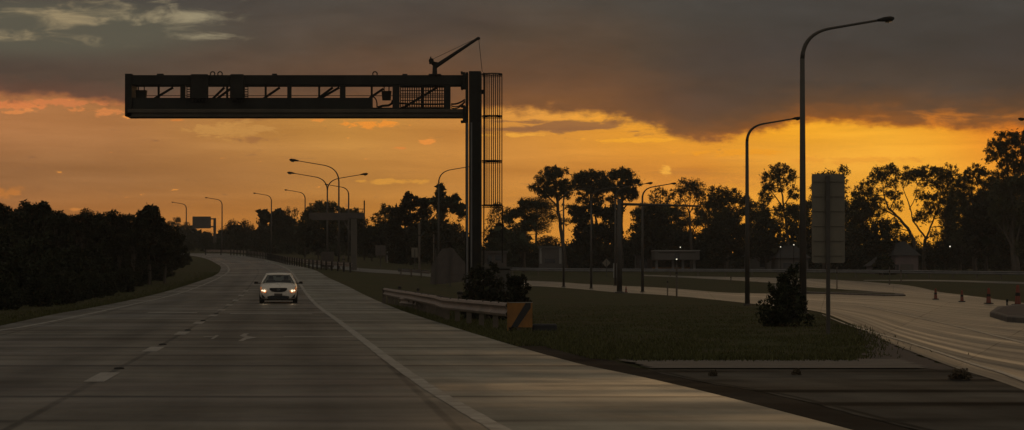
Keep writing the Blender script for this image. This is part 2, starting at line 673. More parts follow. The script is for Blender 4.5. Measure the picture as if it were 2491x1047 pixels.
def paint_px(name, poly, mat='paint'):
    pts = []
    for a, b_ in poly:
        p = ground(a, b_)
        pts.append((p.x, p.y))
    return flat_patch(name, pts, mat, road, .026)


# the direction arrow in the right lane: a stem piece and a curved head
paint_px('direction_arrow', [(512, 828), (520, 828), (533, 819), (525, 819)])
paint_px('direction_arrow', [(579, 833), (592, 833), (600, 828.5), (626, 824.5), (606, 821.5), (598, 818.5), (607, 814), (593, 814.5), (583, 820), (595, 824), (588, 828)])
# pale saw-cut repair strips across the lanes
for py, xa, xb in ((822, 690, 860), (822, 495, 520), (762, 360, 480), (765, 560, 760), (741, 780, 820)):
    paint_px('sealed_joint', [(xa, py + .9), (xb, py + 1.6), (xb, py), (xa, py - .9)], 'line')


def strip_pts(name, near, far, mat, dz, ncol=8, sub=10, parent=None, edgewob=0.0, seed=1):
    """a road sheet between two matching lists of image points, smoothed on the ground"""
    A = [ground(*p) for p in near]
    B = [ground(*p) for p in far]
    rng = random.Random(seed)

    def cr(P, i, t):
        p0, p1, p2, p3 = (P[max(0, min(len(P) - 1, k))] for k in (i - 1, i, i + 1, i + 2))
        return .5 * ((2 * p1) + (p2 - p0) * t + (2 * p0 - 5 * p1 + 4 * p2 - p3) * t * t + (3 * p1 - p0 - 3 * p2 + p3) * t ** 3)
    vs, uvs, along, last = [], [], 0.0, None
    rows = 0
    for i in range(len(A) - 1):
        for k in range(sub + (1 if i == len(A) - 2 else 0)):
            a, b_ = cr(A, i, k / sub), cr(B, i, k / sub)
            if edgewob:
                a = a + (a - b_).normalized() * rng.uniform(-edgewob, edgewob)
            mid = (a + b_) / 2
            if last is not None:
                along += (mid - last).length
            last = mid
            w = (b_ - a).length
            for c_ in range(ncol + 1):
                p = a + (b_ - a) * c_ / ncol
                vs.append((p.x, p.y, terrain(p.x, p.y) + dz))
                uvs.append((w * c_ / ncol, along))
            rows += 1
    n = ncol + 1
    fs = [(j * n + i, j * n + i + 1, (j + 1) * n + i + 1, (j + 1) * n + i) for j in range(rows - 1) for i in range(ncol)]
    me = bpy.data.meshes.new(name)
    me.from_pydata(vs, [], fs)
    uvl = me.uv_layers.new(name='UVMap')
    for lp in me.loops:
        uvl.data[lp.index].uv = uvs[lp.vertex_index]
    me.update()
    if me.polygons[len(me.polygons) // 2].normal.z < 0:
        me.flip_normals()
    me.shade_smooth()
    me.materials.append(M[mat])
    o = bpy.data.objects.new(name, me)
    COL.objects.link(o)
    if parent:
        o.parent = parent
    else:
        tag(o, kind='structure')
    return o


RAMP_NEAR = [(760, 650), (830, 656.5), (900, 664), (1050, 675), (1290, 697), (1450, 708), (1625, 720), (1838, 741), (1976, 757), (2052, 782), (2150, 830), (2300, 890), (2453, 940), (2800, 1080), (3100, 1290)]
RAMP_FAR = [(740, 643), (820, 648), (900, 655), (1050, 666), (1290, 684), (1450, 693), (1625, 702), (1801, 714), (1968, 716), (2204, 722.5), (2345, 728), (2540, 752), (2800, 790), (3300, 870), (3700, 980)]
ramp = strip_pts('slip_road', RAMP_NEAR, RAMP_FAR, 'ramp', .020, 10, 10)
upper = strip_pts('side_road', [(1560, 672), (1692, 678), (1880, 690), (1968, 701), (2204, 723), (2345, 740), (2520, 760), (2800, 800)],
                  [(1560, 669.5), (1740, 674), (1890, 677), (2035, 682), (2194, 694), (2319, 716), (2491, 739), (2760, 775)], 'ramp', .0245, 8, 8)
strip_pts('service_road', [(2100, 683.5), (2286, 685.5), (2491, 692), (2800, 702)], [(2100, 682), (2286, 682), (2491, 687), (2800, 696)], 'ramp', .018, 4, 8)
# worn edge line and lane line of the slip road
strip_pts('edge_line', [(2000, 768), (2068, 796), (2202, 836), (2369, 893), (2453, 920), (2800, 1060)],
          [(2000, 767), (2069, 794), (2206, 834), (2375, 890), (2462, 917), (2820, 1055)], 'line', .0285, 1, 10, ramp)
strip_pts('lane_line', [(2090, 744), (2200, 768), (2330, 798), (2440, 826), (2560, 856)],
          [(2090, 743), (2201, 767), (2333, 797), (2446, 824.5), (2568, 854)], 'line', .0285, 1, 10, ramp)

GUT = edge([(1492, 876), (1701, 928), (1910, 964), (2244, 1047)])
XG = fX(GUT)
XRAMP = fX(edge([(2110, 812), (2150, 830), (2300, 890), (2453, 940), (2800, 1080)]))
strip_y('gutter', XR, lambda y: XR(y) + (XG(y) - XR(y)) * min(.86, max(.25, (56 - y) / 14)), 3, 54, .3, 3, .012, 'gutter', uref=XR, wob=.03)
strip_y('gore_paving', lambda y: XR(y) + (XG(y) - XR(y)) * .84, lambda y: XRAMP(y), 3, 35.6, .6, 6, .016, 'gore', uref=XG, wob=.03)
strip_y('kerb_strip', lambda y: XG(y) - .0, lambda y: XRAMP(y) - .4 - (y - 35) * .02, 35.65, 39.4, .12, 6, .032, 'kerb', uref=XG, wob=.10, seed=4)
strip_y('dirt_verge', lambda y: XRAMP(y) - .1 - 1.4 * max(0, (62 - y) / 26) ** 2.2, lambda y: XRAMP(y) + .02, 35.8, 62, .5, 5, .010, 'dirt', uref=XRAMP, wob=.12, seed=5)

# kerbed traffic island at the right margin and the tapering grass island
isl = [(2408, 772), (2425, 758), (2470, 752), (2560, 752), (2760, 770), (2760, 800), (2560, 792), (2450, 785)]


def island(name, poly, h, kerbmat, topmat):
    P = [ground(*p) for p in poly]
    c = sum((p for p in P), Vector()) / len(P)
    mb = MB()
    n = len(P)
    ring = []
    for s, z in ((1, 0.0), (1, h * .8), (.985, h)):
        ring += [((p.x - c.x) * s + c.x, (p.y - c.y) * s + c.y, terrain(p.x, p.y) + z + .02) for p in P]
    mb.add(ring, [(k * n + i, k * n + (i + 1) % n, (k + 1) * n + (i + 1) % n, (k + 1) * n + i) for k in (0, 1) for i in range(n)] + [tuple(range(2 * n, 3 * n))])
    k_ = tag(mb.build(name, kerbmat), kind='structure')
    top = MB()
    top.add([((p.x - c.x) * .9 + c.x, (p.y - c.y) * .86 + c.y, terrain(p.x, p.y) + h + .024) for p in P], [tuple(range(n))])
    top.build('island_top', topmat, k_)
    return k_


island('traffic_island', isl, .16, 'kerb', 'dirt')
island('grass_island', [(1884, 695), (1968, 703), (2100, 711), (2200, 719), (2203, 722), (2150, 721.5), (1968, 715), (1884, 711)], .10, 'kerb', 'grass')


# ------------------------------------------------------------------ street lamps
def lamp_arm(p_root, head_px, Y, sc):
    """curve from the pole to the lamp head in the plane of the pole"""
    pass


def street_lamp(label, base, top_px, heads, r=.085, name='street_lamp', two=False):
    """base: ground point; heads: list of (px, py) ends of the arms, at the pole's distance"""
    Y = base.y
    t = thing(name, label, 'street lamp', base, 0, 'street lamps along the roads')
    hs = [at(hx, hy, Y) - base for hx, hy in heads]
    L = max(abs(h.x) for h in hs)
    z_arm = max(h.z for h in hs)
    z_split = z_arm - .44 * L
    pole = MB().tube([(0, 0, -.05), (0, 0, z_split * .5), (0, 0, z_split)], [r * 1.25, r, r * .78], 10)
    pole.build('pole', 'pole', t, True)
    MB().lathe([(r * 2.1, 0), (r * 2.1, .06), (r * 1.5, .08)], 10).build('base_plate', 'pole', t)
    for h in hs:
        s = 1 if h.x > 0 else -1
        Lh = abs(h.x)
        pts = []
        P0, P1, P2 = Vector((0, 0, z_split)), Vector((.01 * s * Lh, 0, h.z - .15 * Lh)), Vector((s * .34 * Lh, 0, h.z - .105 * Lh))
        for k in range(11):
            q = k / 10
            pts.append(P0 * (1 - q) ** 2 + P1 * 2 * q * (1 - q) + P2 * q * q)
        pts.append(Vector((s * .84 * Lh, 0, h.z - .02 * Lh)))
        rr = [r * .78 - (r * .36) * k / 11 for k in range(12)]
        MB().tube(pts, rr, 8).build('arm', 'pole', t, True)
        # lamp head: tapered body with a bowl below
        a = pts[-1]
        hl = .16 * Lh
        d = Vector((s, 0, .09)).normalized()
        up = Vector((-d.z * s, 0, abs(d.x)))
        mb = MB()
        prof = [(-.15, .05, .05, .05), (.05, .07, .07, .06), (.3, .14, .11, .07), (.75, .15, .12, .05), (1.0, .09, .07, .03)]
        vs = []
        f = hl / .62
        for q, w, ht, hb in prof:
            c = a + d * (q * hl)
            for sy, zz in ((-1, -hb), (-1, ht * .6), (-.5, ht), (.5, ht), (1, ht * .6), (1, -hb)):
                vs.append(c + Vector((0, sy * w * f, 0)) + up * zz * f)
        fs = [(k * 6 + i, k * 6 + (i + 1) % 6, k * 6 + 6 + (i + 1) % 6, k * 6 + 6 + i) for k in range(4) for i in range(6)]
        fs += [(5, 4, 3, 2, 1, 0), tuple(range(24, 30))]
        mb.add(vs, fs)
        hd = mb.build('lamp_head', 'dark', t, True)
        lens = MB()
        vs, fs = [], []
        for k, (q, w, dp) in enumerate(((.34, .06, .05), (.42, .12, .13), (.65, .12, .14), (.88, .09, .09), (.95, .04, .04))):
            c = a + d * (q * hl)
            for sy, zz in ((-1, -.035), (-.6, -dp), (.6, -dp), (1, -.035)):
                vs.append(c + Vector((0, sy * w * f, 0)) + up * zz * f)
            if k:
                fs += [((k - 1) * 4 + i, (k - 1) * 4 + i + 1, k * 4 + i + 1, k * 4 + i) for i in range(3)]
        lens.add(vs, fs)
        lens.build('lens', 'lens', hd, True)
    return t


def pole_base(px, Y):
    return spot(px, Y)


street_lamp('tallest street lamp, standing in the bush beside the slip road', pole_base(1953, 84.5), 0, [(2175, 45)], .10)
street_lamp('slim street lamp left of the tallest lamp, its head touching the tall pole', ground(1818, 744), 0, [(1949, 287)], .085)
street_lamp('street lamp with clear arm to the right in front of the gum trees', ground(1563, 712), 0, [(1645, 446)], .085)
street_lamp('street lamp whose head pokes out beside the clipped dark pine', spot(1497, 215), 0, [(1588, 445)], .085)
street_lamp('thin street lamp with its arm lost in the middle pine crown', ground(1438, 703), 0, [(1522, 452)], .08)
street_lamp('thin street lamp right of the leaning pine trunk, arm curving right', ground(1371, 699), 0, [(1440, 456)], .08)
street_lamp('street lamp with its arm reaching behind the big gantry mast', spot(1067, 238), 0, [(1162, 403)], .085)
street_lamp('tall single arm street lamp in front of the far cantilever gantry', ground(824, 655), 0, [(704, 389)], .085)
street_lamp('double arm street lamp with one lamp to each side', ground(796, 654), 0, [(699, 420), (895, 423)], .08)
street_lamp('street lamp just right of the double arm lamp, arm to the left', spot(848, 275), 0, [(790, 449)], .09)
street_lamp('street lamp beside the round topped trees on the bend', spot(742, 330), 0, [(692, 462)], .09)
street_lamp('street lamp halfway along the distant row, in front of domed trees', spot(660, 385), 0, [(616, 470)], .10)
street_lamp('street lamp just right of the distant road sign board', spot(540, 420), 0, [(499, 481)], .11)
street_lamp('farthest and lowest street lamp, left of the distant road sign board', spot(453, 470), 0, [(417, 492)], .12)
street_lamp('street lamp at the right margin, only its head in view above the gum tree', spot(2600, 110), 0, [(2477, 289)], .085)

# ------------------------------------------------------------------ big cantilever gantry
GY = 84.0
gb = spot(1151, GY)
gt = thing('sign_gantry', 'dark steel cantilever gantry reaching left over the motorway', 'gantry', gb)


def gz(py):
    return at(1245, py, GY).z - gb.z


def gx(px):
    return (px - CX) / FPX * GY - gb.x


D = 1.1          # depth of the truss
mast = MB()
mast.box(gx(1141), gx(1170), -.30, .34, 0, gz(175))
for a, b_ in ((1132.5, 1139), (1165, 1171.5)):       # flanges standing proud
    mast.box(gx(a), gx(b_), -.36, .40, 0, gz(178))
mast.build('mast', 'gantry', gt, bevel=.012)
MB().tube([(gx(1137), -.39, .4), (gx(1137), -.39, gz(300))], .028, 6).tube([(gx(1147), -.335, .4), (gx(1147), -.335, gz(300))], .03, 6).build('conduit', 'steel', gt)
MB().box(gx(1122), gx(1180), -.55, .6, -.02, .10).build('base_plate', 'gantry', gt)
for z0, z1 in ((178, 216), (258, 298)):
    cb = MB()               # bolted clamps between beam and mast
    cb.box(gx(1126), gx(1131.5), -.4, .45, gz(z1), gz(z0))
    for dz in (.08, -.08):
        for yy in (-.3, 0, .3):
            cb.box(gx(1121), gx(1126), yy - .03, yy + .03, (gz(z0) + gz(z1)) / 2 + dz * 3.2 - .03, (gz(z0) + gz(z1)) / 2 + dz * 3.2 + .03)
    cb.build('beam_clamp', 'dark', gt)
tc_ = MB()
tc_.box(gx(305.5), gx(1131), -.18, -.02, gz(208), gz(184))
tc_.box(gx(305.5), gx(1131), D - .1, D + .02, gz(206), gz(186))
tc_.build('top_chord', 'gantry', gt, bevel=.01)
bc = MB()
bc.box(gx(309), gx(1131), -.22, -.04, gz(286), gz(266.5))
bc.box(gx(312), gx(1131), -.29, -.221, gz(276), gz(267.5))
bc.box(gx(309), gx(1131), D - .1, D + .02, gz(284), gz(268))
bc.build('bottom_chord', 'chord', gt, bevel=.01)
ef = MB()
ef.box(gx(305), gx(321), -.22, D + .04, gz(284), gz(181))
ef.build('end_frame', 'gantry', gt)
for a, b_ in ((439, 451), (699, 709), (827, 840.5), (955, 972), (1080.5, 1096)):
    MB().box(gx(a), gx(b_), -.17, -.03, gz(266.4), gz(208.1)).build('post', 'gantry', gt)
for a in (374, 543, 638, 770, 899.6, 1025):
    MB().box(gx(a - 2.5), gx(a + 2.5), D - .08, D, gz(267.9), gz(206.1)).build('rear_post', 'gantry', gt)
for x0, y0, x1, y1 in ((362, 241, 414, 210), (509, 240, 540, 210), (517, 241, 560, 210), (632, 240, 676, 210), (764, 241, 806, 210), (770, 240, 822, 210), (896, 236, 930, 213), (975, 262, 1062, 210)):
    MB().bar((gx(x0), D * .55, gz(y0)), (gx(x1), D * .55, gz(y1)), .055, .075).build('diagonal_brace', 'gantry', gt)
wk = MB()
wk.box(gx(321.5), gx(905), -.155, -.06, gz(266), gz(239))
wk.box(gx(321.5), gx(1090), .02, D - .12, gz(266), gz(262))          # walkway deck
wk.build('walkway_panel', 'gantry', gt)
MB().tube([(gx(322), D - .05, gz(228)), (gx(1080), D - .05, gz(228))], .012, 5).build('hand_rail', 'gantry', gt)
for a, b_ in ((465, 508), (561, 595)):
    eq = MB().bevelbox(gx(a), gx(b_), -.34, -.19, gz(241), gz(182.5), .03)
    fins = 5
    for k in range(fins):
        xx = gx(a + 6 + k * (b_ - a - 12) / (fins - 1))
        eq.box(xx - .03, xx + .012, -.30, -.24, gz(241) - .10, gz(241))
    e_ = eq.build('equipment_box', 'dark', gt)
    lg = MB()
    sx = a - 5 if a < 500 else b_ + 5
    for k in range(5):
        lg.box(gx(sx - 3.5), gx(sx + 3.5), -.26, -.20, gz(214 + k * 6), gz(212 + k * 6))
    lg.box(gx(sx - 5), gx(sx - 3.5), -.27, -.19, gz(240), gz(209)).box(gx(sx + 3.5), gx(sx + 5), -.27, -.19, gz(240), gz(209))
    lg.build('bracket', 'dark', gt)
for x0, x1, y0, y1 in ((327, 353, 219, 239), (927, 951, 221, 243)):
    MB().prism([(gx(x0), gz(y0)), (gx(x1), gz(y0)), (gx(x1 - 2), gz(y1)), (gx(x0 + 2), gz(y1))], .1, .4).tube([(gx(x0 + 6), .25, gz(y0)), (gx(x0 + 6), .25, gz(209))], .02, 6).tube(
        [(gx(x1 - 6), .25, gz(y0)), (gx(x1 - 6), .25, gz(209))], .02, 6).build('camera_housing', 'dark', gt)
# expanded mesh panel
me_ = MB()
for k in range(20):
    xx = gx(974 + k * 5.6)
    me_.box(xx - .014, xx + .02, -.02, 0, gz(262), gz(210))
for k in range(7):
    zz = gz(213 + k * 8)
    me_.box(gx(973), gx(1080), -.035, -.021, zz - .014, zz + .014)
me_.build('mesh_panel', 'dark', gt)
cbm = MB()


def sag(p0, p1, s, n=9):
    p0, p1 = Vector(p0), Vector(p1)
    return [p0.lerp(p1, k / n) - Vector((0, 0, s * 4 * (k / n) * (1 - k / n))) for k in range(n + 1)]


for x0, y0, x1, y1, s, r in ((1097, 254, 1131, 243, .05, .028), (1097, 258, 1131, 247, .1, .02), (1097, 263, 1131, 249, .1, .02), (972, 252, 1080, 254, .02, .03)):
    cbm.tube(sag((gx(x0), -.1, gz(y0)), (gx(x1), -.1, gz(y1)), s), r, 6)
cbm.tube([(gx(906 + dx), -.1, gz(dy)) for dx, dy in ((0, 236), (5, 238), (9, 244), (11, 252), (11, 262))], .022, 6)
cbm.tube([(gx(x), 0, gz(y)) for x, y in ((918, 262), (930, 258), (945, 257), (953, 252), (955, 244))], .04, 6)
cbm.build('cable', 'dark', gt)
for a, w, hh in ((314, 8, 3), (390, 8, 3.5), (668, 6, 3.5), (985, 6, 3)):
    lug = MB()
    lug.box(gx(a - w), gx(a + w), -.16, -.04, gz(184.01), gz(184 - hh))
    lug.build('bolt_plate', 'gantry', gt)
for a in (517, 535, 912):
    mb = MB()
    mb.tube([(gx(a) + .075 * math.cos(q * PI / 6), -.1, gz(181) + .075 * math.sin(q * PI / 6)) for q in range(13)], .02, 6)
    mb.build('lifting_eye', 'dark', gt)
# caged ladder on the right of the mast
lad = MB()
cxp, ry = gx(1197), .36
rx = gx(1221) - gx(1197)
for py in (181, 283, 392, 500):
    ringp = [(cxp + rx * math.cos(q * 2 * PI / 24) * (1 if math.cos(q * 2 * PI / 24) > 0 else 1), ry * math.sin(q * 2 * PI / 24), gz(py)) for q in range(25)]
    lad.tube(ringp, .022, 5, False)
    lad.tube([(p[0], p[1], p[2] - .06) for p in ringp], .010, 5, False)
for k in range(9):
    f_ = -.72 + 1.72 * k / 8
    yy = -ry * math.sqrt(max(0, 1 - f_ * f_)) * (1 if k % 3 else -1)
    lad.tube([(cxp + rx * f_, yy, gz(500)), (cxp + rx * f_, yy, gz(181))], .017, 5)
lad.build('ladder_cage', 'dark', gt)
ld = MB()
for dy in (-.22, .22):
    ld.tube([(gx(1177), dy, .5), (gx(1177), dy, gz(178))], .02, 6)
z = .7
while z < gz(182):
    ld.tube([(gx(1177), -.22, z), (gx(1177), .22, z)], .012, 5)
    z += .3
ld.tube([(gx(1222), .05, gz(640)), (gx(1222), .05, gz(500))], .025, 6)
ld.box(gx(1171.6), gx(1176), -.1, .1, gz(229), gz(219))
ld.build('ladder', 'dark', gt)
# davit crane on the beam
dv_ = MB()
dv_.box(gx(1043), gx(1073), -.25, .1, gz(184), gz(181.5))
dv_.tube([(gx(1057.5), -.08, gz(182)), (gx(1057.5), -.08, gz(168)), (gx(1059), -.08, gz(152))], [.085, .075, .09], 10)
dv_.tube([(gx(1063), -.08, gz(160)), (gx(1052), -.08, gz(154))], .075, 8)
dv = dv_.build('davit_post', 'dark', gt)
MB().tube([(gx(1056), -.08, gz(165)), (gx(1110), -.08, gz(129)), (gx(1163), -.08, gz(94))], [.075, .058, .045], 8).lathe([(.02, -.05), (.062, -.03), (.062, .03), (.02, .05)], 8, (gx(1163.5), -.08, gz(94.5))).build('boom', 'dark', dv)
MB().tube([(gx(1049), -.18, gz(149)), (gx(1049), .02, gz(149))], .085, 10).tube([(gx(1047), -.08, gz(146)), (gx(1048), -.08, gz(139))], .025, 6).tube([(gx(1044), -.08, gz(154)), (gx(1053), -.08, gz(153))], .045, 6).build('winch', 'dark', dv)
MB().tube([(gx(1164.5), -.08, gz(96)), (gx(1173), -.08, gz(176))], .0095, 5).tube([(gx(1050), -.08, gz(146)), (gx(1162), -.08, gz(93))], .007, 5).build('cable', 'dark', dv)

# control cabinet at its foot
cp = at(1211, 700, 78)
cp.z = 0
ct = thing('control_cabinet', 'boxy roadside control cabinet between bushes at the foot of the gantry', 'cabinet', cp)
ss = 78 / FPX
MB().bevelbox(-32 * ss, 32 * ss, -.3, .3, .08, 1.5, .04).build('cabinet_body', 'cabinet', ct)
MB().box(-34 * ss, 34 * ss, -.34, .34, 0, .08).build('plinth', 'concrete', ct)
MB().box(-35 * ss, 35 * ss, -.35, .35, 1.501, 1.56).build('cabinet_lid', 'cabinet', ct)
MB().box(-29 * ss, -1 * ss, -.318, -.302, .2, 1.42).build('door', 'cabinet', ct)
MB().box(1 * ss, 29 * ss, -.318, -.302, .2, 1.42).build('door', 'cabinet', ct)
MB().box(-33.5 * ss, -18 * ss, -.20, -.05, 1.561, 1.63).build('vent', 'concrete', ct)


# ------------------------------------------------------------------ guard rails
def w_beam(mb, path, h=.31, t=.08, face=-1):
    """corrugated rail along path of top points (Vector); face gives the side that bulges"""
    prof = [(0, 0), (.6, -.06), (.9, -.2), (.1, -.42), (.1, -.58), (.9, -.8), (.6, -.94), (0, -1)]
    vs, fs = [], []
    for i, p in enumerate(path):
        d = (path[min(i + 1, len(path) - 1)] - path[max(0, i - 1)])
        d.z = 0
        d.normalize()
        nrm = Vector((d.y, -d.x, 0)) * face
        for a, z in prof:
            vs.append(p + nrm * a * t + Vector((0, 0, z * h)))
    n = len(prof)
    for i in range(len(path) - 1):
        fs += [(i * n + k, i * n + k + 1, (i + 1) * n + k + 1, (i + 1) * n + k) for k in range(n - 1)]
    mb.add(vs, fs)


def guard_rail(label, path, post_step, top=.72, h=.31, mat='rail', post_w=.12, face=-1, postmat='timber'):
    """path: ground points"""
    base = path[0].copy()
    t = thing('guard_rail', label, 'guard rail', base)
    mb = MB()
    pts = [p - base + Vector((0, 0, top)) for p in path]
    w_beam(mb, pts, h, .08, face)
    r = mb.build('rail', mat, t)
    so = r.modifiers.new('thick', 'SOLIDIFY')
    so.thickness = .012
    acc, nxt = 0.0, .3
    for a, b_ in zip(path, path[1:]):
        seg = (b_ - a).length
        while nxt <= acc + seg:
            p = a.lerp(b_, (nxt - acc) / seg) - base
            d = (b_ - a).normalized()
            nrm = Vector((d.y, -d.x, 0)) * face
            q = p - nrm * (post_w * .75)
            MB().box(q.x - post_w / 2, q.x + post_w / 2, q.y - post_w / 2, q.y + post_w / 2, q.z - .1, q.z + top + .02).build('post', postmat, t)
            nxt += post_step
        acc += seg
    return t


def lift(px, py_top, Y, top):
    return at(px, py_top, Y)


def densify(pts, step):
    out = []
    for a, b_ in zip(pts, pts[1:]):
        n = max(1, int((b_ - a).length / step))
        for k in range(n):
            p = a.lerp(b_, k / n)
            out.append(Vector((p.x, p.y, terrain(p.x, p.y))))
    out.append(Vector((pts[-1].x, pts[-1].y, terrain(pts[-1].x, pts[-1].y))))
    return out


# near rail on the verge: top line measured from the photo at a height of 0.66 m
NR = []
for px, py in ((1237, 738), (1160, 732), (1080, 725.5), (1062, 720.5), (1000, 711), (960, 707), (936, 704.5)):
    Y = (EYE - .66) * FPX / (py - HORIZON)
    NR.append(Vector(((px - CX) / FPX * Y, Y, 0)))
nr = guard_rail('long near steel guard rail on the grass with a striped end board', densify(NR, 2.0), 2.5, .66, .31, 'rail', .13, -1)
b0 = NR[0]
e = NR[0] - b0
# overlapping lower rail length, bent outwards
lo = []
for px, py in ((1066, 736), (1040, 735), (1000, 729), (976, 724)):
    Y = (EYE - .45) * FPX / (py - HORIZON + 0)
    Y = max(70, min(99, Y + 8))
    q = at(px, py, Y)
    lo.append(Vector((q.x, q.y, 0)) - b0)
mb = MB()
w_beam(mb, [p + Vector((0, 0, .42)) for p in lo], .26, .08, -1)
r_ = mb.build('lower_rail', 'rail', nr)
r_.modifiers.new('thick', 'SOLIDIFY').thickness = .012
# lapped joints with bolts along the top edge
bl = MB()
for a, b_ in zip(NR, NR[1:]):
    for k in (0.25, .5, .75):
        p = a.lerp(b_, k) - b0
        bl.box(p.x - .05, p.x + .05, p.y - .06, p.y + .10, .645, .675)
bl.build('lap_joint', 'dark', nr)
# terminal block at the far end
p = NR[-1] - b0
MB().box(p.x - .10, p.x + .06, p.y - .1, p.y + .3, .02, .70).build('end_post', 'timber', nr)
# striped hazard board at the near end
sx = 58 / scale_at(NR[0].y)
hb = MB().box(0, sx, -.03, .0, .10, .67).box(-.03, .0, -.04, .20, 0, .68).build('hazard_board', 'yellow', nr)
hb['label'] = 'yellow board with a black diagonal stripe'
MB().prism([(.10 * sx, .102), (.38 * sx, .102), (.93 * sx, .55), (.93 * sx, .668), (.72 * sx, .668)], -.034, -.0305).build('stripe', 'black', hb)
MB().box(-.005, sx + .005, -.036, .012, .671, .685).build('edge_trim', 'white', hb)
MB().box(.2, .28, .01, .09, -.05, .6).build('post', 'timber', nr)
# low dark block behind the board
q = ground(1324, 806)
tag(MB().bevelbox(-.28, .30, -.2, .2, 0, .17, .03).build('kerb_block', 'black', None, loc=q), 'low dark block lying in the grass behind the striped board', 'block')

far_path = densify([ground(498, 621), ground(560, 621.5), ground(600, 624), ground(650, 632), ground(700, 644), ground(740, 651), ground(790, 657), ground(855, 663)], 4)
guard_rail('guard rail curving round the far bend of the motorway', far_path, 3.2, .78, .32, 'rail', .13, -1, 'dark')
guard_rail('short run of guard rail along the slip road left of the clipped board', densify([ground(970, 672), ground(1046, 677)], 3), 2.2, .6, .25, 'steel', .1, -1)
guard_rail('long distant guard rail in front of the houses', densify([ground(1240, 669), ground(1500, 672), ground(1800, 673), ground(2150, 676), ground(2500, 681), ground(2700, 684)], 5), 3.0, .8, .32, 'steel', .14, 1)


# ------------------------------------------------------------------ signs and posts
def board(name, label, px0, px1, py0, py1, Y, mat, posts=(), ribs=0, cat='sign', outline=None, postw=.09, label_post=None):
    xm = (px0 + px1) / 2
    base = spot(xm, Y)
    t = thing(name, label, cat, base)
    X = lambda p: (p - xm) / FPX * Y
    Z = lambda p: at(xm, p, Y).z - base.z
    if outline:
        ol = [(X(a), Z(b_)) for a, b_ in outline]
        MB().prism(ol, -.02, .02).build('board', mat, t)
    else:
        r = .06 * min(X(px1) - X(px0), abs(Z(py0) - Z(py1)))
        x0, x1, z0, z1 = X(px0), X(px1), Z(py1), Z(py0)
        ol = []
        for cx_, cz_, a0 in ((x1 - r, z1 - r, 0), (x0 + r, z1 - r, 90), (x0 + r, z0 + r, 180), (x1 - r, z0 + r, 270)):
            for k in range(4):
                a = math.radians(a0 + 30 * k)
                ol.append((cx_ + r * math.cos(a), cz_ + r * math.sin(a)))
        ol.reverse()
        MB().prism(ol, -.02, .02).build('board', mat, t)
        for k in range(ribs):
            zz = z0 + (z1 - z0) * (k + .5) / ribs
            MB().box(x0 + .03, x1 - .03, -.045, -.0205, zz - .008, zz + .008).build('rail', mat, t)
    for a in posts:
        MB().box(X(a) - postw / 2, X(a) + postw / 2, -.12, -.046, -.3, Z(py0 + 4)).build('post', 'pole', t)
    return t


bs = board('road_sign', 'tall narrow sign seen from its pale back, on one post beside the bush', 1975, 2055, 424, 640, 56.5, 'signback', (2013,), 6, postw=.085)
board('road_sign', 'distant wide sign board seen from behind beside the farthest lamps', 468, 513, 527, 556, 440, 'concrete', (), 0)
tt = spot(522, 440)
dd = bpy.data.objects['road_sign.001']
xo = (522 - 490.5) / FPX * 440
MB().box(xo - .22, xo + .22, -.1, .3, -.2, at(522, 531, 440).z - dd.location.z).build('post', 'signdark', dd)
for py in (533, 552):
    z = at(522, py, 440).z - dd.location.z
    MB().box(0, xo - .2205, .021, .2, z - .1, z + .12).build('bracket', 'signdark', dd)
board('road_sign', 'square brown sign back on the verge between two lamp poles', 781, 812, 613, 651, 226, 'signdark', (789, 805), 0)
board('road_sign', 'small square grey sign back by the dark trees left of the mast', 913, 938, 597, 622, 250, 'signdark', (926,), 0)
board('road_sign', 'small square pale sign back right of the white stick', 1001, 1016, 603, 627, 250, 'signback', (1009,), 0)
board('road_sign', 'broad grey board with clipped top corners standing left of the gantry mast', 1046, 1132, 602, 692, 180, 'signdark', (1060, 1095), 0,
      outline=[(1046, 692), (1050, 645), (1074, 606), (1100, 603), (1133, 642), (1133, 684), (1120, 686), (1072, 692)])
board('warning_sign', 'small diamond warning sign near the white box', 1465, 1485, 628, 650, 270, 'signback', (1475,), 0,
      outline=[(1475, 651), (1465, 640), (1475, 629), (1485, 640)])


def post(label, px, py, py_top, w, mat='timber', name='guide_post', group=None, white=False):
    b_ = ground(px, py)
    h = (py - py_top) / scale_at(b_.y)
    t = thing(name, label, 'post', b_, 0, group)
    MB().lathe([(w / 2, -.05), (w / 2, h - .03), (w * .35, h)], 8).build('shaft', mat, t)
    MB().lathe([(w * .62, h * .72), (w * .62, h * .72 + .10)], 8).build('band', 'white' if white else 'dark', t)
    return t


post('thin post left of the thicker post in front of the pale canopy', 1624, 720, 676, .08)
post('post with a dark top plate directly in front of the pale canopy', 1646, 722, 645, .11)
post('short post on the far edge of the side road right of the canopy', 1778, 688, 672, .10)
post('thin dark post just right of the tall narrow sign post', 2036, 706, 650, .09)
post('left one of two posts in front of the pinkish house', 2164, 694, 650, .10)
post('right one of two posts in front of the pinkish house', 2192, 688, 650, .12)
post('small pale post at the tip of the kerbed traffic island', 2450, 753, 728, .07, 'concrete')
post('leaning white stick beside the small square grey sign', 942, 640, 612, .10, 'white')
post('stubby brown post behind the near guard rail by the gantry bush', 1119, 741, 707, .22, 'timber')
post('short post behind the far end of the near guard rail', 972, 722, 695, .14, 'timber')
post('post behind the middle of the near guard rail', 1017, 727, 700, .12, 'timber')
post('short thick post on the verge in front of the far gantry mast', 836, 660, 622, .22, 'timber')
post('tall dark utility mast in front of the dense round trees', 1020, 660, 541, .22, 'timber', 'utility_pole')
post('short dark utility mast left of the lamp behind the gantry', 1055, 655, 570, .14, 'timber', 'utility_pole')
post('thin radio mast rising out of the trees right of the far gantry', 886, 634, 488, .16, 'dark', 'radio_mast')


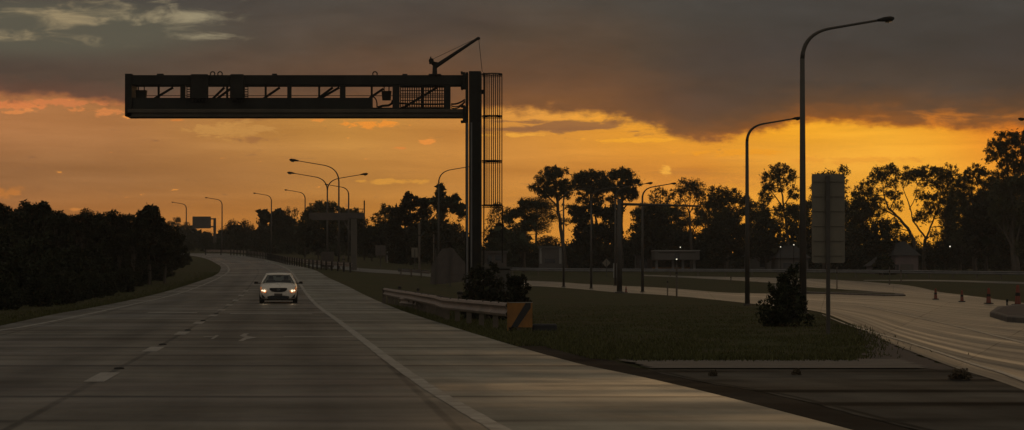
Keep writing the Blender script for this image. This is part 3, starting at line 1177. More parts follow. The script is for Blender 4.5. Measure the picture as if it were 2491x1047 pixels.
def cone(label, px, py, py_top):
    b_ = ground(px, py)
    b_.z += .024
    h = (py - py_top) / scale_at(b_.y)
    t = thing('traffic_cone', label, 'traffic cone', b_, 0, 'traffic cones along the side road')
    MB().lathe([(h * .17, .04), (h * .155, h * .1), (h * .085, h * .9), (h * .07, h)], 14).build('cone_body', 'orange', t, True)
    MB().bevelbox(-h * .27, h * .27, -h * .27, h * .27, 0, .045, .02).build('base', 'black', t)
    MB().lathe([(h * .1325, h * .46), (h * .1165, h * .62)], 14).build('band', 'dark', t)
    return t


cone('leftmost of the four larger orange traffic cones on the right', 2276, 730, 703)
cone('orange traffic cone between the leftmost one and the grass edge cone', 2340, 736, 708)
cone('tall orange traffic cone just left of the pale island post', 2405, 741, 702)
cone('bright orange traffic cone at the right margin of the photo', 2476, 744, 695)
cone('tiny lone traffic cone beside the thick gantry pole', 1523, 713, 698)

# far cantilever gantry on the left
f0 = spot(861, 222)
fg = thing('sign_gantry', 'small distant cantilever gantry with a pale mast and diagonal brace', 'gantry', f0)
FX = lambda p: (p - 861) / FPX * 222
FZ = lambda p: at(861, p, 222).z - f0.z
MB().box(FX(853.5), FX(868), -.2, .25, -.1, FZ(532)).build('mast', 'concrete', fg, bevel=.03)
MB().box(FX(752), FX(884), -.25, .3, FZ(532), FZ(518)).build('beam', 'signdark', fg)
MB().box(FX(758), FX(846), -.4, -.26, FZ(536), FZ(528)).build('sign_panel', 'signdark', fg)
MB().bar((FX(834), 0, FZ(533)), (FX(855), 0, FZ(572)), .12).build('diagonal_brace', 'signdark', fg)
hr = MB()
for p_ in (756, 778, 800, 822, 844, 866, 882):
    hr.box(FX(p_) - .02, FX(p_) + .02, .2, .24, FZ(518), FZ(509))
hr.box(FX(754), FX(884), .2, .24, FZ(509.5), FZ(508)).build('hand_rail', 'dark', fg)

# far cantilever pole with a long arm on the right
f1 = ground(1507, 714)
Y1 = f1.y
fg = thing('sign_gantry', 'thick dark pole with a long horizontal arm in front of the gum trees', 'gantry', f1)
FX1 = lambda p: (p - 1507) / FPX * Y1
FZ1 = lambda p: at(1507, p, Y1).z - f1.z
MB().tube([(0, 0, -.1), (0, 0, FZ1(600)), (0, 0, FZ1(484))], [.19, .17, .15], 12).build('mast', 'pole', fg, True)
MB().lathe([(.34, 0), (.34, .08), (.22, .12)], 12).build('base_plate', 'pole', fg)
MB().tube([(0, 0, FZ1(497)), (FX1(1600), 0, FZ1(499)), (FX1(1702), 0, FZ1(502))], [.10, .085, .07], 8).build('arm', 'pole', fg, True)
MB().tube([(0, 0, FZ1(520)), (FX1(1525), 0, FZ1(499))], .05, 6).build('brace', 'pole', fg)


# ------------------------------------------------------------------ buildings
def house(label, px0, px1, py_eave, Y, depth, wall, roofh, cat='house', feats=(), name='house', gable=False, py_base=None):
    xm = (px0 + px1) / 2
    b_ = spot(xm, Y)
    t = thing(name, label, cat, b_)
    X = lambda p: (p - xm) / FPX * Y
    Z = lambda p: at(xm, p, Y).z - b_.z
    x0, x1, ze = X(px0), X(px1), Z(py_eave)
    MB().box(x0, x1, 0, depth, -.3, ze).build('wall', wall, t)
    ov = .35
    if roofh > 0:
        r = MB()
        if gable:
            r.add([(x0 - ov, -ov, ze + .01), (x1 + ov, -ov, ze + .01), (x1 + ov, depth + ov, ze + .01), (x0 - ov, depth + ov, ze + .01),
                   ((x0 + x1) / 2, -ov, ze + roofh), ((x0 + x1) / 2, depth + ov, ze + roofh)],
                  [(0, 4, 5, 3), (1, 2, 5, 4), (0, 1, 4), (3, 5, 2), (0, 3, 2, 1)])
        else:
            ins = min((x1 - x0) * .3, depth * .5)
            r.add([(x0 - ov, -ov, ze + .01), (x1 + ov, -ov, ze + .01), (x1 + ov, depth + ov, ze + .01), (x0 - ov, depth + ov, ze + .01),
                   (x0 + ins, depth / 2, ze + roofh), (x1 - ins, depth / 2, ze + roofh)],
                  [(0, 1, 5, 4), (1, 2, 5), (2, 3, 4, 5), (3, 0, 4), (0, 3, 2, 1)])
        r.build('roof', 'roof', t)
    else:
        MB().box(x0 - .15, x1 + .15, -.15, depth, ze + .003, ze + .25).build('roof', wall, t)
    for nm, a, b2, c, d, mt in feats:
        o_ = MB().box(X(a), X(b2), -.05, -.003, Z(d), Z(c)).build(nm, mt, t)
        if nm in ('window', 'garage_door'):
            MB().box(X(a) - .08, X(b2) + .08, -.07, -.051, Z(c) + .0, Z(c) + .1).build('frame', wall, o_)
    return t


house('small pale garage with a dark opening, between the leaning pine and the mast', 1312, 1372, 604, 330, 8, 'cream', 0, 'garage',
      [('garage_door', 1326, 1350, 630, 640, 'blind'), ('pillar', 1313, 1318, 604, 642, 'white'), ('pillar', 1360, 1366, 604, 642, 'white'), ('fascia', 1316, 1360, 606, 612, 'cream')], 'garage')
house('pinkish low house with a wide garage door at the right', 2178, 2233, 622, 300, 9, 'pinkwall', 1.7, 'house',
      [('garage_door', 2190, 2222, 643, 664, 'cream'), ('door', 2180, 2186, 644, 664, 'blind')])
house('low pale outbuilding against the left side of the pinkish house', 2122, 2176, 648, 296, 5, 'pinkwall', 1.2, 'outbuilding', [('window', 2135, 2150, 652, 660, 'blind')], 'outbuilding', True)
house('dim grey house behind the bush and the tallest lamp', 1894, 1966, 628, 310, 9, 'cream', 1.6, 'house',
      [('window', 1905, 1925, 640, 652, 'blind'), ('door', 1934, 1941, 638, 662, 'blind')])
house('narrow pale house half hidden by the slim lamp post', 1826, 1876, 624, 325, 9, 'cream', 2.0, 'house', [('window', 1848, 1862, 634, 650, 'blind')], 'house', True)
house('dark low shed behind the control cabinet', 1165, 1232, 616, 290, 5, 'signdark', 0, 'shed', [('door', 1186, 1196, 622, 650, 'blind'), ('window', 1205, 1222, 622, 634, 'blind')], 'shed')

# fuel-station style canopy
cb_ = spot(1646, 318)
cn = thing('canopy', 'long pale flat canopy on columns in front of dark trees', 'canopy', cb_)
CXx = lambda p: (p - 1646) / FPX * 318
CZ = lambda p: at(1646, p, 318).z - cb_.z
MB().box(CXx(1592), CXx(1702), 0, 7, CZ(633), CZ(611)).build('fascia', 'cream', cn, bevel=.05)
MB().box(CXx(1590.5), CXx(1703.5), -.08, 7.1, CZ(611) + .004, CZ(609)).build('roof', 'white', cn)
MB().box(CXx(1602), CXx(1692), -.06, -.004, CZ(616), CZ(614)).build('trim', 'dark', cn)
MB().box(CXx(1641), CXx(1653), -.07, -.004, CZ(632), CZ(617)).build('sign_panel', 'blind', cn)
for p_ in (1600, 1640, 1664, 1692):
    MB().box(CXx(p_) - .15, CXx(p_) + .15, 2, 2.3, -.3, CZ(633)).build('column', 'white', cn)
MB().box(CXx(1590), CXx(1684), 4, 4.2, -.3, CZ(650)).build('low_wall', 'yellow', cn)
cb2 = spot(1572, 330)
an = thing('annexe', 'small dim annexe left of the long pale canopy', 'annexe', cb2)
MB().box(-1.3, 1.3, 0, 4, -.3, at(1572, 622, 330).z - cb2.z).build('wall', 'signdark', an)
MB().box(-1.45, 1.45, -.15, 4.2, at(1572, 622, 330).z - cb2.z + .003, at(1572, 619, 330).z - cb2.z).build('roof', 'roof', an)
MB().box(-.9, .1, -.03, -.003, .2, 1.6).build('door', 'blind', an)
wb = spot(1497, 262)
wt = thing('utility_cabinet', 'upright white utility box just left of the thick dark pole', 'cabinet', wb)
MB().bevelbox(-.22, .22, -.2, .2, .05, at(1497, 641, 262).z - wb.z, .03).build('cabinet_body', 'white', wt)
MB().box(-.26, .26, -.24, .24, -.1, .05).build('plinth', 'concrete', wt)


def small_lamp(label, px, py, Y, r=.12):
    r *= .62
    b_ = spot(px, Y)
    z = at(px, py, Y).z - b_.z
    t = thing('lit_lamp', label, 'lamp', b_, 0, 'small lit lamps among the trees')
    MB().tube([(0, .1, -.1), (0, .1, z + .1)], .05, 6).build('post', 'dark', t)
    MB().lathe([(r * .5, -r), (r, -r * .4), (r, r * .4), (r * .4, r)], 10, (0, 0, z)).build('bulb', 'smalllamp', t)


small_lamp('white lamp under the middle of the long pale canopy', 1646, 631, 316, .13)
small_lamp('white lamp glinting above the roof of the long pale canopy', 1655, 602, 330, .12)
small_lamp('small white lamp right of the slim street lamp', 1931, 596, 300, .11)
small_lamp('small yellowish lamp low in the right-hand gum trees', 2311, 600, 300, .13)
small_lamp('small white lamp pair left of the one by the tallest lamp', 1899, 601, 300, .10)

# ------------------------------------------------------------------ the car
cpos = ground(677, 739.5)
cpos.z += .022
car = thing('car', 'silver sedan with lit headlights driving towards the camera', 'car', cpos, math.radians(5.0))
car.scale = (.9, .9, .89)


def ringpts(hw, z0, z1, wb, ws, y, hc=None):
    """half section of the lower body mirrored"""
    hs = [(0, z0), (wb * .9, z0), (wb, z0 + .05), (hw, z0 + .22), (hw * 1.0, (z0 + z1) * .5 + .04), (hw * .985, z1 - .13), (ws, z1 - .03), (ws * .72, z1), (0, z1 + (hc or .015))]
    r = [(x, y, z) for x, z in hs] + [(-x, y, z) for x, z in hs[-2:0:-1]]
    return r


secs = [(.00, .56, .24, .68, .48, .46), (.05, .70, .19, .74, .62, .60), (.16, .81, .17, .80, .74, .70), (.40, .875, .17, .87, .80, .78),
        (.80, .90, .17, .935, .82, .80), (1.25, .91, .17, .985, .82, .79), (1.7, .91, .17, .985, .82, .84), (2.6, .91, .17, .985, .82, .85),
        (3.6, .905, .18, .99, .82, .84), (4.2, .89, .2, 1.06, .80, .78), (4.6, .85, .24, 1.04, .76, .72), (4.8, .76, .32, .98, .68, .64)]
vs = []
for y, hw, z0, z1, wb_, ws_ in secs:
    vs += ringpts(hw, z0, z1, wb_, ws_, y)
n = 16
fs = [(k * n + i, (k + 1) * n + i, (k + 1) * n + (i + 1) % n, k * n + (i + 1) % n) for k in range(len(secs) - 1) for i in range(n)]
fs += [tuple(range(n)), tuple(range((len(secs) - 1) * n + n - 1, (len(secs) - 1) * n - 1, -1))]
body = MB().add(vs, fs).build('body', 'carpaint', car, True)
sb = body.modifiers.new('sub', 'SUBSURF')
sb.levels = 1
sb.render_levels = 1
# roof and pillars
rf = MB()
rows = [(2.02, .545, 1.365), (2.25, .56, 1.42), (2.7, .575, 1.45), (3.1, .565, 1.43), (3.38, .545, 1.375)]
vs = []
for y, hw, z in rows:
    for q in (-1, -.85, -.5, 0, .5, .85, 1):
        vs.append((hw * q, y, z + .03 * (1 - q * q)))
fs = [(k * 7 + i, k * 7 + i + 1, k * 7 + 8 + i, k * 7 + 7 + i) for k in range(4) for i in range(6)]
r_ = rf.add(vs, fs).build('roof', 'carpaint', car, True)
r_.modifiers.new('thick', 'SOLIDIFY').thickness = .05
for s in (-1, 1):
    pl_ = MB()
    pl_.bar((s * .79, 1.22, .97), (s * .555, 2.04, 1.365), .06, .07)
    pl_.bar((s * .80, 2.55, .97), (s * .58, 2.6, 1.42), .07, .07)
    pl_.bar((s * .76, 4.02, 1.02), (s * .555, 3.37, 1.375), .12, .07)
    pl_.bar((s * .555, 2.04, 1.372), (s * .585, 2.6, 1.425), .05, .06)
    pl_.bar((s * .585, 2.6, 1.425), (s * .555, 3.37, 1.38), .05, .06)
    pl_.build('pillar', 'carpaint', car)
MB().add([(-.76, 1.24, .985), (.76, 1.24, .985), (.535, 2.03, 1.37), (-.535, 2.03, 1.37)], [(0, 1, 2, 3)]).build('windscreen', 'glass', car)
MB().add([(-.72, 4.0, 1.04), (.72, 4.0, 1.04), (.53, 3.38, 1.375), (-.53, 3.38, 1.375)], [(3, 2, 1, 0)]).build('rear_window', 'glass', car)
for s in (-1, 1):
    MB().add([(s * .79, 1.3, .985), (s * .80, 3.95, 1.0), (s * .56, 3.36, 1.37), (s * .56, 2.06, 1.365)], [(0, 1, 2, 3)]).build('side_window', 'glass', car)
    # mirrors
    mm = MB().bevelbox(min(s * .98, s * 1.16), max(s * .98, s * 1.16), 1.42, 1.56, .93, 1.045, .03)
    mm.bar((s * .86, 1.5, .96), (s * 1.0, 1.49, .965), .05, .04)
    mm.build('mirror', 'dark', car)
    # headlamp clusters: orange marker, bright reflectors
    hl = MB().add([(s * .52, .012, .62), (s * .60, -.015, .50), (s * .80, .13, .52), (s * .865, .30, .70), (s * .84, .42, .80), (s * .66, .15, .70)],
                  [(0, 1, 2, 3, 4, 5) if s < 0 else (5, 4, 3, 2, 1, 0)]).build('headlight', 'marker', car)
    MB().lathe([(.02, -.02), (.05, -.01), (.053, .01), (.03, .02)], 12).build('bulb', 'headlamp', hl, loc=(s * .66, .00, .60)).rotation_euler = (PI / 2, 0, 0)
    MB().lathe([(.01, -.015), (.034, -.01), (.036, .01), (.02, .02)], 10).build('bulb', 'headlamp', hl, loc=(s * .765, .045, .615)).rotation_euler = (PI / 2, 0, 0)
    # fog lamp pockets
    MB().add([(s * .60, .035, .25), (s * .775, .10, .25), (s * .80, .10, .45)], [(0, 1, 2) if s > 0 else (2, 1, 0)]).build('fog_pocket', 'black', car)
    for y in (.95, 3.72):
        w = MB()
        ring = [(.0, -.11), (.24, -.11), (.30, -.10), (.325, -.06), (.325, .06), (.30, .10), (.24, .11), (.0, .11)]
        w.lathe([(max(.01, a), b_) for a, b_ in ring], 22)
        wo = w.build('wheel', 'tyre', car, True, loc=(s * .80, y, .325))
        wo.rotation_euler = (0, PI / 2, 0)
        MB().lathe([(.20, .0), (.21, .02), (.06, .03)], 16).build('rim', 'rim', wo, loc=(0, 0, .10 * s))
# grille, badge, plate, intake
gr = MB().prism([(-.42, .735), (-.30, .742), (0, .745), (.30, .742), (.42, .735), (.40, .64), (.30, .57), (.14, .54), (-.14, .54), (-.30, .57), (-.40, .64)], -.022, -.002).build('grille', 'black', car)
for k in range(3):
    MB().box(-.37 + k * .03, .37 - k * .03, -.03, -.0225, .685 - k * .045, .693 - k * .045).build('grille_bar', 'dark', gr)
MB().tube([(.07 * math.cos(q * PI / 8), -.032, .655 + .045 * math.sin(q * PI / 8)) for q in range(17)], .009, 5).tube([(.03 * math.cos(q * PI / 8), -.032, .655 + .04 * math.sin(q * PI / 8)) for q in range(17)], .006, 5).build('badge', 'rim', gr)
MB().box(-.19, .19, -.04, -.03, .37, .475).build('number_plate', 'signdark', car)
MB().prism([(-.52, .33), (-.30, .37), (.30, .37), (.52, .33), (.50, .22), (.44, .20), (-.44, .20), (-.50, .22)], -.025, -.003).build('lower_intake', 'black', car)
MB().box(-.72, .72, .3, 4.4, .14, .2).build('underbody', 'black', car)
for s in (-1, 1):
    se = MB().bevelbox(s * .37 - .24, s * .37 + .24, 2.35, 2.55, .5, 1.12, .06)
    se.bevelbox(s * .37 - .12, s * .37 + .12, 2.4, 2.5, 1.13, 1.31, .04)
    se.build('seat', 'seat', car)
MB().bevelbox(-.62, .62, 3.5, 3.7, .5, 1.08, .06).build('rear_seat', 'seat', car)
MB().box(-.74, .74, 1.26, 1.75, .90, .975).build('dashboard', 'seat', car)
MB().box(-.11, .11, 1.98, 2.0, 1.25, 1.31).build('rear_view_mirror', 'black', car)
# headlamp beams
for s in (-1, 1):
    L = bpy.data.lights.new('headlight_beam', 'SPOT')
    L.energy = 2.2
    L.color = (1, .72, .42)
    L.spot_size = math.radians(50)
    L.spot_blend = .8
    L.shadow_soft_size = .06
    lo_ = bpy.data.objects.new('headlight_beam', L)
    COL.objects.link(lo_)
    lo_.parent = car
    lo_.location = (s * .66, -.05, .60)
    lo_.rotation_euler = (math.radians(90 - 1), 0, PI)


# ------------------------------------------------------------------ trees
def cards(rng, centers, size, aspect=.45, droop=0.0):
    n = len(centers)
    a = rng.normal(size=(n, 3))
    a[:, 2] = a[:, 2] * (1 - .4 * droop) - droop * 1.2
    a /= np.linalg.norm(a, axis=1)[:, None] + 1e-9
    b_ = rng.normal(size=(n, 3))
    b_ -= a * (a * b_).sum(1)[:, None]
    b_ /= np.linalg.norm(b_, axis=1)[:, None] + 1e-9
    s = (size * rng.uniform(.6, 1.35, n))[:, None]
    A, B = a * s, b_ * s * aspect
    # pointed leaf: a diamond-like quad
    v = np.stack([centers - A, centers + B - A * .1, centers + A, centers - B - A * .1], 1).reshape(-1, 3)
    q = np.arange(4 * n).reshape(n, 4)
    return v, q


def ball(rng, c, r, n, shell=.5):
    d = rng.normal(size=(n, 3))
    d /= np.linalg.norm(d, axis=1)[:, None]
    rad = rng.uniform(0, 1, n) ** shell
    return np.asarray(c)[None] + d * rad[:, None] * np.asarray(r)[None]


def limb(mb, p0, p1, r0, r1, rnd, bend=.12, n=5, sides=5):
    p0, p1 = Vector(p0), Vector(p1)
    L = (p1 - p0).length
    off = Vector((rnd.uniform(-1, 1), rnd.uniform(-1, 1), rnd.uniform(.0, .9))) * L * bend
    pts = []
    for k in range(n + 1):
        t = k / n
        pts.append(p0.lerp(p1, t) + off * 4 * t * (1 - t) + Vector((rnd.uniform(-1, 1), rnd.uniform(-1, 1), 0)) * L * .015 * (0 < k < n))
    mb.tube(pts, [r0 + (r1 - r0) * k / n for k in range(n + 1)], sides, False)
    return pts


def make_tree(name, label, loc, h, w, kind, seed, group, leaf=None, density=1.0, cat='tree', lean=0.0, lsize=None):
    rnd = random.Random(seed)
    rng = np.random.default_rng(seed)
    t = thing(name, label, cat, loc, 0, group)
    br = MB()
    C = []      # clumps: (centre, radii, count)
    dr = .0
    if kind == 'gum':
        fork = h * rnd.uniform(.22, .36)
        tr_ = limb(br, (0, 0, -.2), (lean * w + rnd.uniform(-.05, .05) * h, rnd.uniform(-.04, .04) * h, fork), h * .024, h * .019, rnd, .05, 4, 7)
        top = tr_[-1]
        nl = rnd.randint(4, 6)
        for k in range(nl):
            ang = k * 2 * PI / nl + rnd.uniform(-.35, .35)
            rad = w * .5 * rnd.uniform(.3, .85)
            e1 = Vector((top.x + math.cos(ang) * rad * .62, math.sin(ang) * rad * .7, h * rnd.uniform(.52, .74)))
            pts = limb(br, top, e1, h * .014, h * .007, rnd, .10, 5)
            for q in range(rnd.randint(4, 5)):
                src = pts[rnd.randint(2, 5)]
                a2 = ang + rnd.uniform(-1.3, 1.3)
                e2 = Vector((src.x + math.cos(a2) * w * rnd.uniform(.10, .26), src.y + math.sin(a2) * w * .24, min(h * .97, src.z + h * rnd.uniform(.04, .32))))
                p2 = limb(br, src, e2, h * .006, h * .0025, rnd, .12, 4, 4)
                for s_ in range(2):
                    e3 = e2 + Vector((rnd.uniform(-1, 1), rnd.uniform(-1, 1), rnd.uniform(-.1, .8))) * h * .07
                    limb(br, p2[-2], e3, h * .003, h * .0015, rnd, .1, 2, 3)
                    rr = h * rnd.uniform(.045, .085)
                    C.append((e3, (rr * 1.15, rr * 1.15, rr * .8), 95))
        # fill of the crown: leafy clumps hung off short twigs
        for q in range(int(26 * density)):
            a2 = rnd.uniform(0, 2 * PI)
            u = rnd.uniform(-.8, 1)
            rad = math.sqrt(1 - u * u) * rnd.uniform(.45, 1.0) * w * .46
            rr = h * rnd.uniform(.05, .085)
            c_ = Vector((top.x * .7 + math.cos(a2) * rad, math.sin(a2) * rad * .8, h * (.68 + u * .27)))
            limb(br, c_ * .75 + Vector((0, 0, h * .12)), c_, h * .003, h * .0012, rnd, .1, 3, 3)
            C.append((c_, (rr * 1.25, rr * 1.1, rr * .75), 95))
        # drooping sprays lower down
        for q in range(int(13 * density)):
            a2 = rnd.uniform(0, 2 * PI)
            C.append((Vector((math.cos(a2) * w * .36 * rnd.uniform(.4, 1.1), math.sin(a2) * w * .3, h * rnd.uniform(.26, .52))), (h * .05, h * .05, h * .08), 60))
        dr = .55
        ls = .019 * h
        asp = .26
    elif kind == 'pine':
        top = limb(br, (0, 0, -.2), (lean * w, 0, h * .9), h * .022, h * .008, rnd, .04, 7, 7)
        nb = 19
        for k in range(nb):
            z = h * (.54 + .42 * k / (nb - 1))
            ang = k * 2.4 + rnd.uniform(-.4, .4)
            env = 1.0 if z > h * .66 else .75
            env *= math.sqrt(max(.16, 1 - ((z / h - .76) / .30) ** 2))
            rad = w * .5 * env * rnd.uniform(.65, 1.08)
            f = min(1, (z - .03 * h) / (h * .9))
            src = Vector((lean * w * f, 0, z - .05 * h))
            e1 = Vector((src.x + math.cos(ang) * rad, math.sin(ang) * rad, z + h * .02))
            pts = limb(br, src, e1, h * .006, h * .003, rnd, .08, 4, 4)
            for q in range(4):
                p_ = pts[min(4, q + 1)]
                rr = w * rnd.uniform(.10, .16)
                C.append((p_ + Vector((rnd.uniform(-.3, .3) * rr, rnd.uniform(-1, 1) * rr, rr * .3)), (rr * 1.35, rr * 1.35, rr * .66), 130))
        for q in range(int(16 * density)):
            a2 = rnd.uniform(0, 2 * PI)
            rr = w * rnd.uniform(.09, .14)
            C.append((Vector((lean * w + math.cos(a2) * w * .34 * rnd.random(), math.sin(a2) * w * .3 * rnd.random(), h * rnd.uniform(.84, .95))), (rr * 1.3, rr * 1.3, rr * .7), 110))
        for q in range(5):          # ragged dead lower sprays
            a2 = rnd.uniform(0, 2 * PI)
            z = h * rnd.uniform(.32, .55)
            e1 = Vector((lean * w * z / h + math.cos(a2) * w * .42, math.sin(a2) * w * .3, z - .03 * h))
            limb(br, (lean * w * z / h, 0, z), e1, h * .004, h * .0015, rnd, .06, 4, 4)
            C.append((e1, (w * .12, w * .1, h * .02), 26))
        ls = .017 * h
        asp = .16
    elif kind == 'conifer':
        limb(br, (0, 0, -.2), (0, 0, h * .93), h * .02, h * .004, rnd, .01, 5, 6)
        for k in range(34):
            f = rnd.random() ** .8
            z = h * (.10 + .87 * f)
            rad = w * .5 * (1 - f) ** .72 + w * .03
            ang = rnd.uniform(0, 2 * PI)
            rr = w * .13 * (1.15 - f * .5)
            C.append((Vector((math.cos(ang) * rad * .8, math.sin(ang) * rad * .8, z)), (rr, rr, rr * 1.5), 105))
        ls = .016 * h
        asp = .3
        dr = -.3
    elif kind == 'dense':
        limb(br, (0, 0, -.2), (0, 0, h * .5), h * .022, h * .012, rnd, .04, 4, 6)
        for k in range(8):
            a2 = rnd.uniform(0, 2 * PI)
            limb(br, (0, 0, h * rnd.uniform(.2, .45)), (math.cos(a2) * w * .3, math.sin(a2) * w * .3, h * rnd.uniform(.5, .8)), h * .009, h * .003, rnd, .1, 4, 4)
        for k in range(46):
            a2 = rnd.uniform(0, 2 * PI)
            u = rnd.uniform(-.75, 1)
            rad = math.sqrt(max(0, 1 - u * u)) * rnd.uniform(.72, 1.0)
            rr = w * rnd.uniform(.09, .16)
            C.append((Vector((math.cos(a2) * rad * (w * .5 - rr * .6), math.sin(a2) * rad * (w * .5 - rr * .6), h * .53 + u * (h * .47 - rr * .7))), (rr, rr, rr * .85), 85))
        ls = .020 * h
        asp = .5
    else:   # shrub: foliage to the ground
        for k in range(9):
            a2 = rnd.uniform(0, 2 * PI)
            limb(br, (0, 0, -.1), (math.cos(a2) * w * .33, math.sin(a2) * w * .33, h * rnd.uniform(.5, .85)), h * .014, h * .004, rnd, .1, 4, 4)
        for k in range(38):
            a2 = rnd.uniform(0, 2 * PI)
            u = rnd.uniform(.02, 1)
            rad = math.sqrt(max(0, 1 - (u * .95) ** 2)) * rnd.uniform(.35, 1.0)
            rr = w * rnd.uniform(.10, .17)
            C.append((Vector((math.cos(a2) * rad * (w * .5 - rr * .5), math.sin(a2) * rad * (w * .5 - rr * .5), max(rr * .5, u * (h - rr * .6)))), (rr, rr, rr * .9), 90))
        for q in range(8):          # upright shoots
            a2 = rnd.uniform(0, 2 * PI)
            C.append((Vector((math.cos(a2) * w * .25, math.sin(a2) * w * .25, h * rnd.uniform(.9, 1.03))), (w * .03, w * .03, h * .08), 22))
        ls = .024 * h
        asp = .42
    if lsize:
        ls = lsize
    cs = np.concatenate([ball(rng, c, r, max(4, int(nn * density)), .45) for c, r, nn in C])
    cs[:, 2] = np.maximum(cs[:, 2], ls * .5)
    sizes = np.full(len(cs), ls)
    v, q = cards(rng, cs, sizes, asp, dr)
    v[:, 2] = np.maximum(v[:, 2], .0)
    if kind in ('dense', 'shrub', 'conifer'):     # large leaves deep inside close the mass
        ni = 260
        z0, zr_ = (.53, .36) if kind == 'dense' else ((.40, .36) if kind == 'shrub' else (.38, .34))
        ic = ball(rng, (0, 0, h * z0), (w * .33, w * .33, h * zr_), ni, .6)
        if kind == 'conifer':
            ic[:, :2] *= np.clip(1.25 - ic[:, 2:3] / h, .15, 1)
        v2, q2 = cards(rng, ic, np.full(ni, h * .07), .7, 0)
        v2[:, 2] = np.maximum(v2[:, 2], .0)
        q = np.concatenate([q, q2 + len(v)])
        v = np.concatenate([v, v2])
    np_mesh('crown', v, q, leaf or 'leaf', t)
    br.build('trunk' if kind != 'shrub' else 'stem', 'bark' if kind != 'gum' else 'palebark', t, True)
    return t


def plant(label, px, py_top, Y, wpx, kind, seed, group, name=None, **kw):
    b_ = spot(px, Y)
    h = at(px, py_top, Y).z - b_.z
    w = wpx * Y / FPX
    nm = name or {'gum': 'gum_tree', 'pine': 'pine_tree', 'conifer': 'conifer_tree', 'dense': 'leafy_tree', 'shrub': 'shrub'}[kind]
    lf = {'gum': 'leaf', 'pine': 'needle', 'conifer': 'needle', 'dense': 'leaf2', 'shrub': 'leaf3'}[kind]
    kw.setdefault('leaf', lf)
    return make_tree(nm, label, b_, h, w, kind, seed, group, **kw)


def shaped(name, label, Y, limbs, blobs, seed, group, leaf='leaf', density=1.0, ls=.19, asp=.24, droop=.5, bark='palebark', solid=False):
    """a tree with its own crown: limbs are lists of (px, py, width px) from the ground up,
    blobs are leaf masses (px, py, rx, ry[, thickness of leaf]) at the tree's distance"""
    rnd = random.Random(seed)
    rng = np.random.default_rng(seed)
    px0 = limbs[0][0][0]
    b_ = spot(px0, Y)
    t = thing(name, label, 'tree', b_, 0, group)
    k = Y / FPX
    br = MB()

    def loc(px, py, dy=0.0):
        p = at(px, py, Y)
        return Vector((p.x - b_.x, dy, p.z - b_.z))
    nodes = []
    for j, L in enumerate(limbs):
        dy0 = rnd.uniform(-.1, .1) * len(limbs)
        pts, rs = [], []
        for i, (a, c, w) in enumerate([(a_, c_, w_ * .8) for a_, c_, w_ in L]):
            p = loc(a, c, dy0 * i * .8 if j else 0)
            if i == 0 and j == 0:
                p.z = -.2
            pts.append(p)
            rs.append(max(.02, w * k * .5))
        P_, R_ = [], []
        for i in range(len(pts) - 1):
            for q in range(4):
                P_.append(pts[i].lerp(pts[i + 1], q / 4) + Vector((rnd.uniform(-1, 1), rnd.uniform(-1, 1), 0)) * rs[i] * .5 * (q > 0))
                R_.append(rs[i] + (rs[i + 1] - rs[i]) * q / 4)
        P_.append(pts[-1])
        R_.append(rs[-1])
        br.tube(P_, R_, 6, False)
        nodes += P_[2:]
    cs = []
    inner = []
    for bl_ in blobs:
        px, py, rx, ry = bl_[:4]
        dn = bl_[4] if len(bl_) > 4 else 1.0
        c = loc(px, py, rnd.uniform(-.3, .3) * rx * k)
        RX, RZ = rx * k * (1.0 if solid else 1.22), ry * k * (1.0 if solid else 1.22)
        RY = max(RX * .7, min(RX, RZ))
        src = min(nodes, key=lambda n_: (n_ - c).length + (0 if n_.z < c.z else 1.5))
        if not solid:
            limb(br, src, c, .06 + .01 * RX, .03, rnd, .10, 4, 4)
        r0 = min(.62, max(.26, .24 * min(RX, RZ))) * (1.35 if solid else 1.0)
        area = (RX * RZ + RX * RY + RY * RZ) / 3
        ncl = max(5, int(2.1 * area / r0 ** 2))
        lf = (.20 / ls) ** 1.2
        for q in range(ncl):
            d = Vector((rnd.gauss(0, 1), rnd.gauss(0, 1), rnd.gauss(0, 1))).normalized() * rnd.uniform(.35, 1.0) ** .8
            cc = c + Vector((d.x * RX, d.y * RY, d.z * RZ)) * rnd.uniform(.9, 1.12)
            if cc.z < .25:
                cc.z = .25
            rr = r0 * rnd.uniform(.6, 1.4)
            if not solid and q % 4 == 0:
                limb(br, c, cc, .022, .010, rnd, .10, 2, 3)
            cs.append(ball(rng, cc, (rr * 1.15, rr * 1.15, rr * (.8 if solid else 1.1)), max(5, int(58 * dn * density * lf * (rr / .45) ** 1.7)), .6))
        # loose sprays hanging round the mass
        cs.append(ball(rng, c, (RX * 1.22, RY * 1.15, RZ * 1.25), int(26 * area * dn * density * lf * (.5 if solid else 1)), .33))
        if solid:
            inner.append(ball(rng, c, (RX * .72, RY * .7, RZ * .72), int(14 + 8 * RX * RZ / (.0018 * Y) ** 2 * .35), .7))
    cs = np.concatenate(cs)
    v, q = cards(rng, cs, np.full(len(cs), ls), asp, droop)
    if inner:
        ic = np.concatenate(inner)
        ic[:, 2] = np.maximum(ic[:, 2], .4)
        v2, q2 = cards(rng, ic, np.full(len(ic), .0018 * Y), .7, 0)
        q = np.concatenate([q, q2 + len(v)])
        v = np.concatenate([v, v2])
    v[:, 2] = np.maximum(v[:, 2], 0)
    np_mesh('crown', v, q, leaf, t)
    br.build('trunk', bark, t, True)
    return t


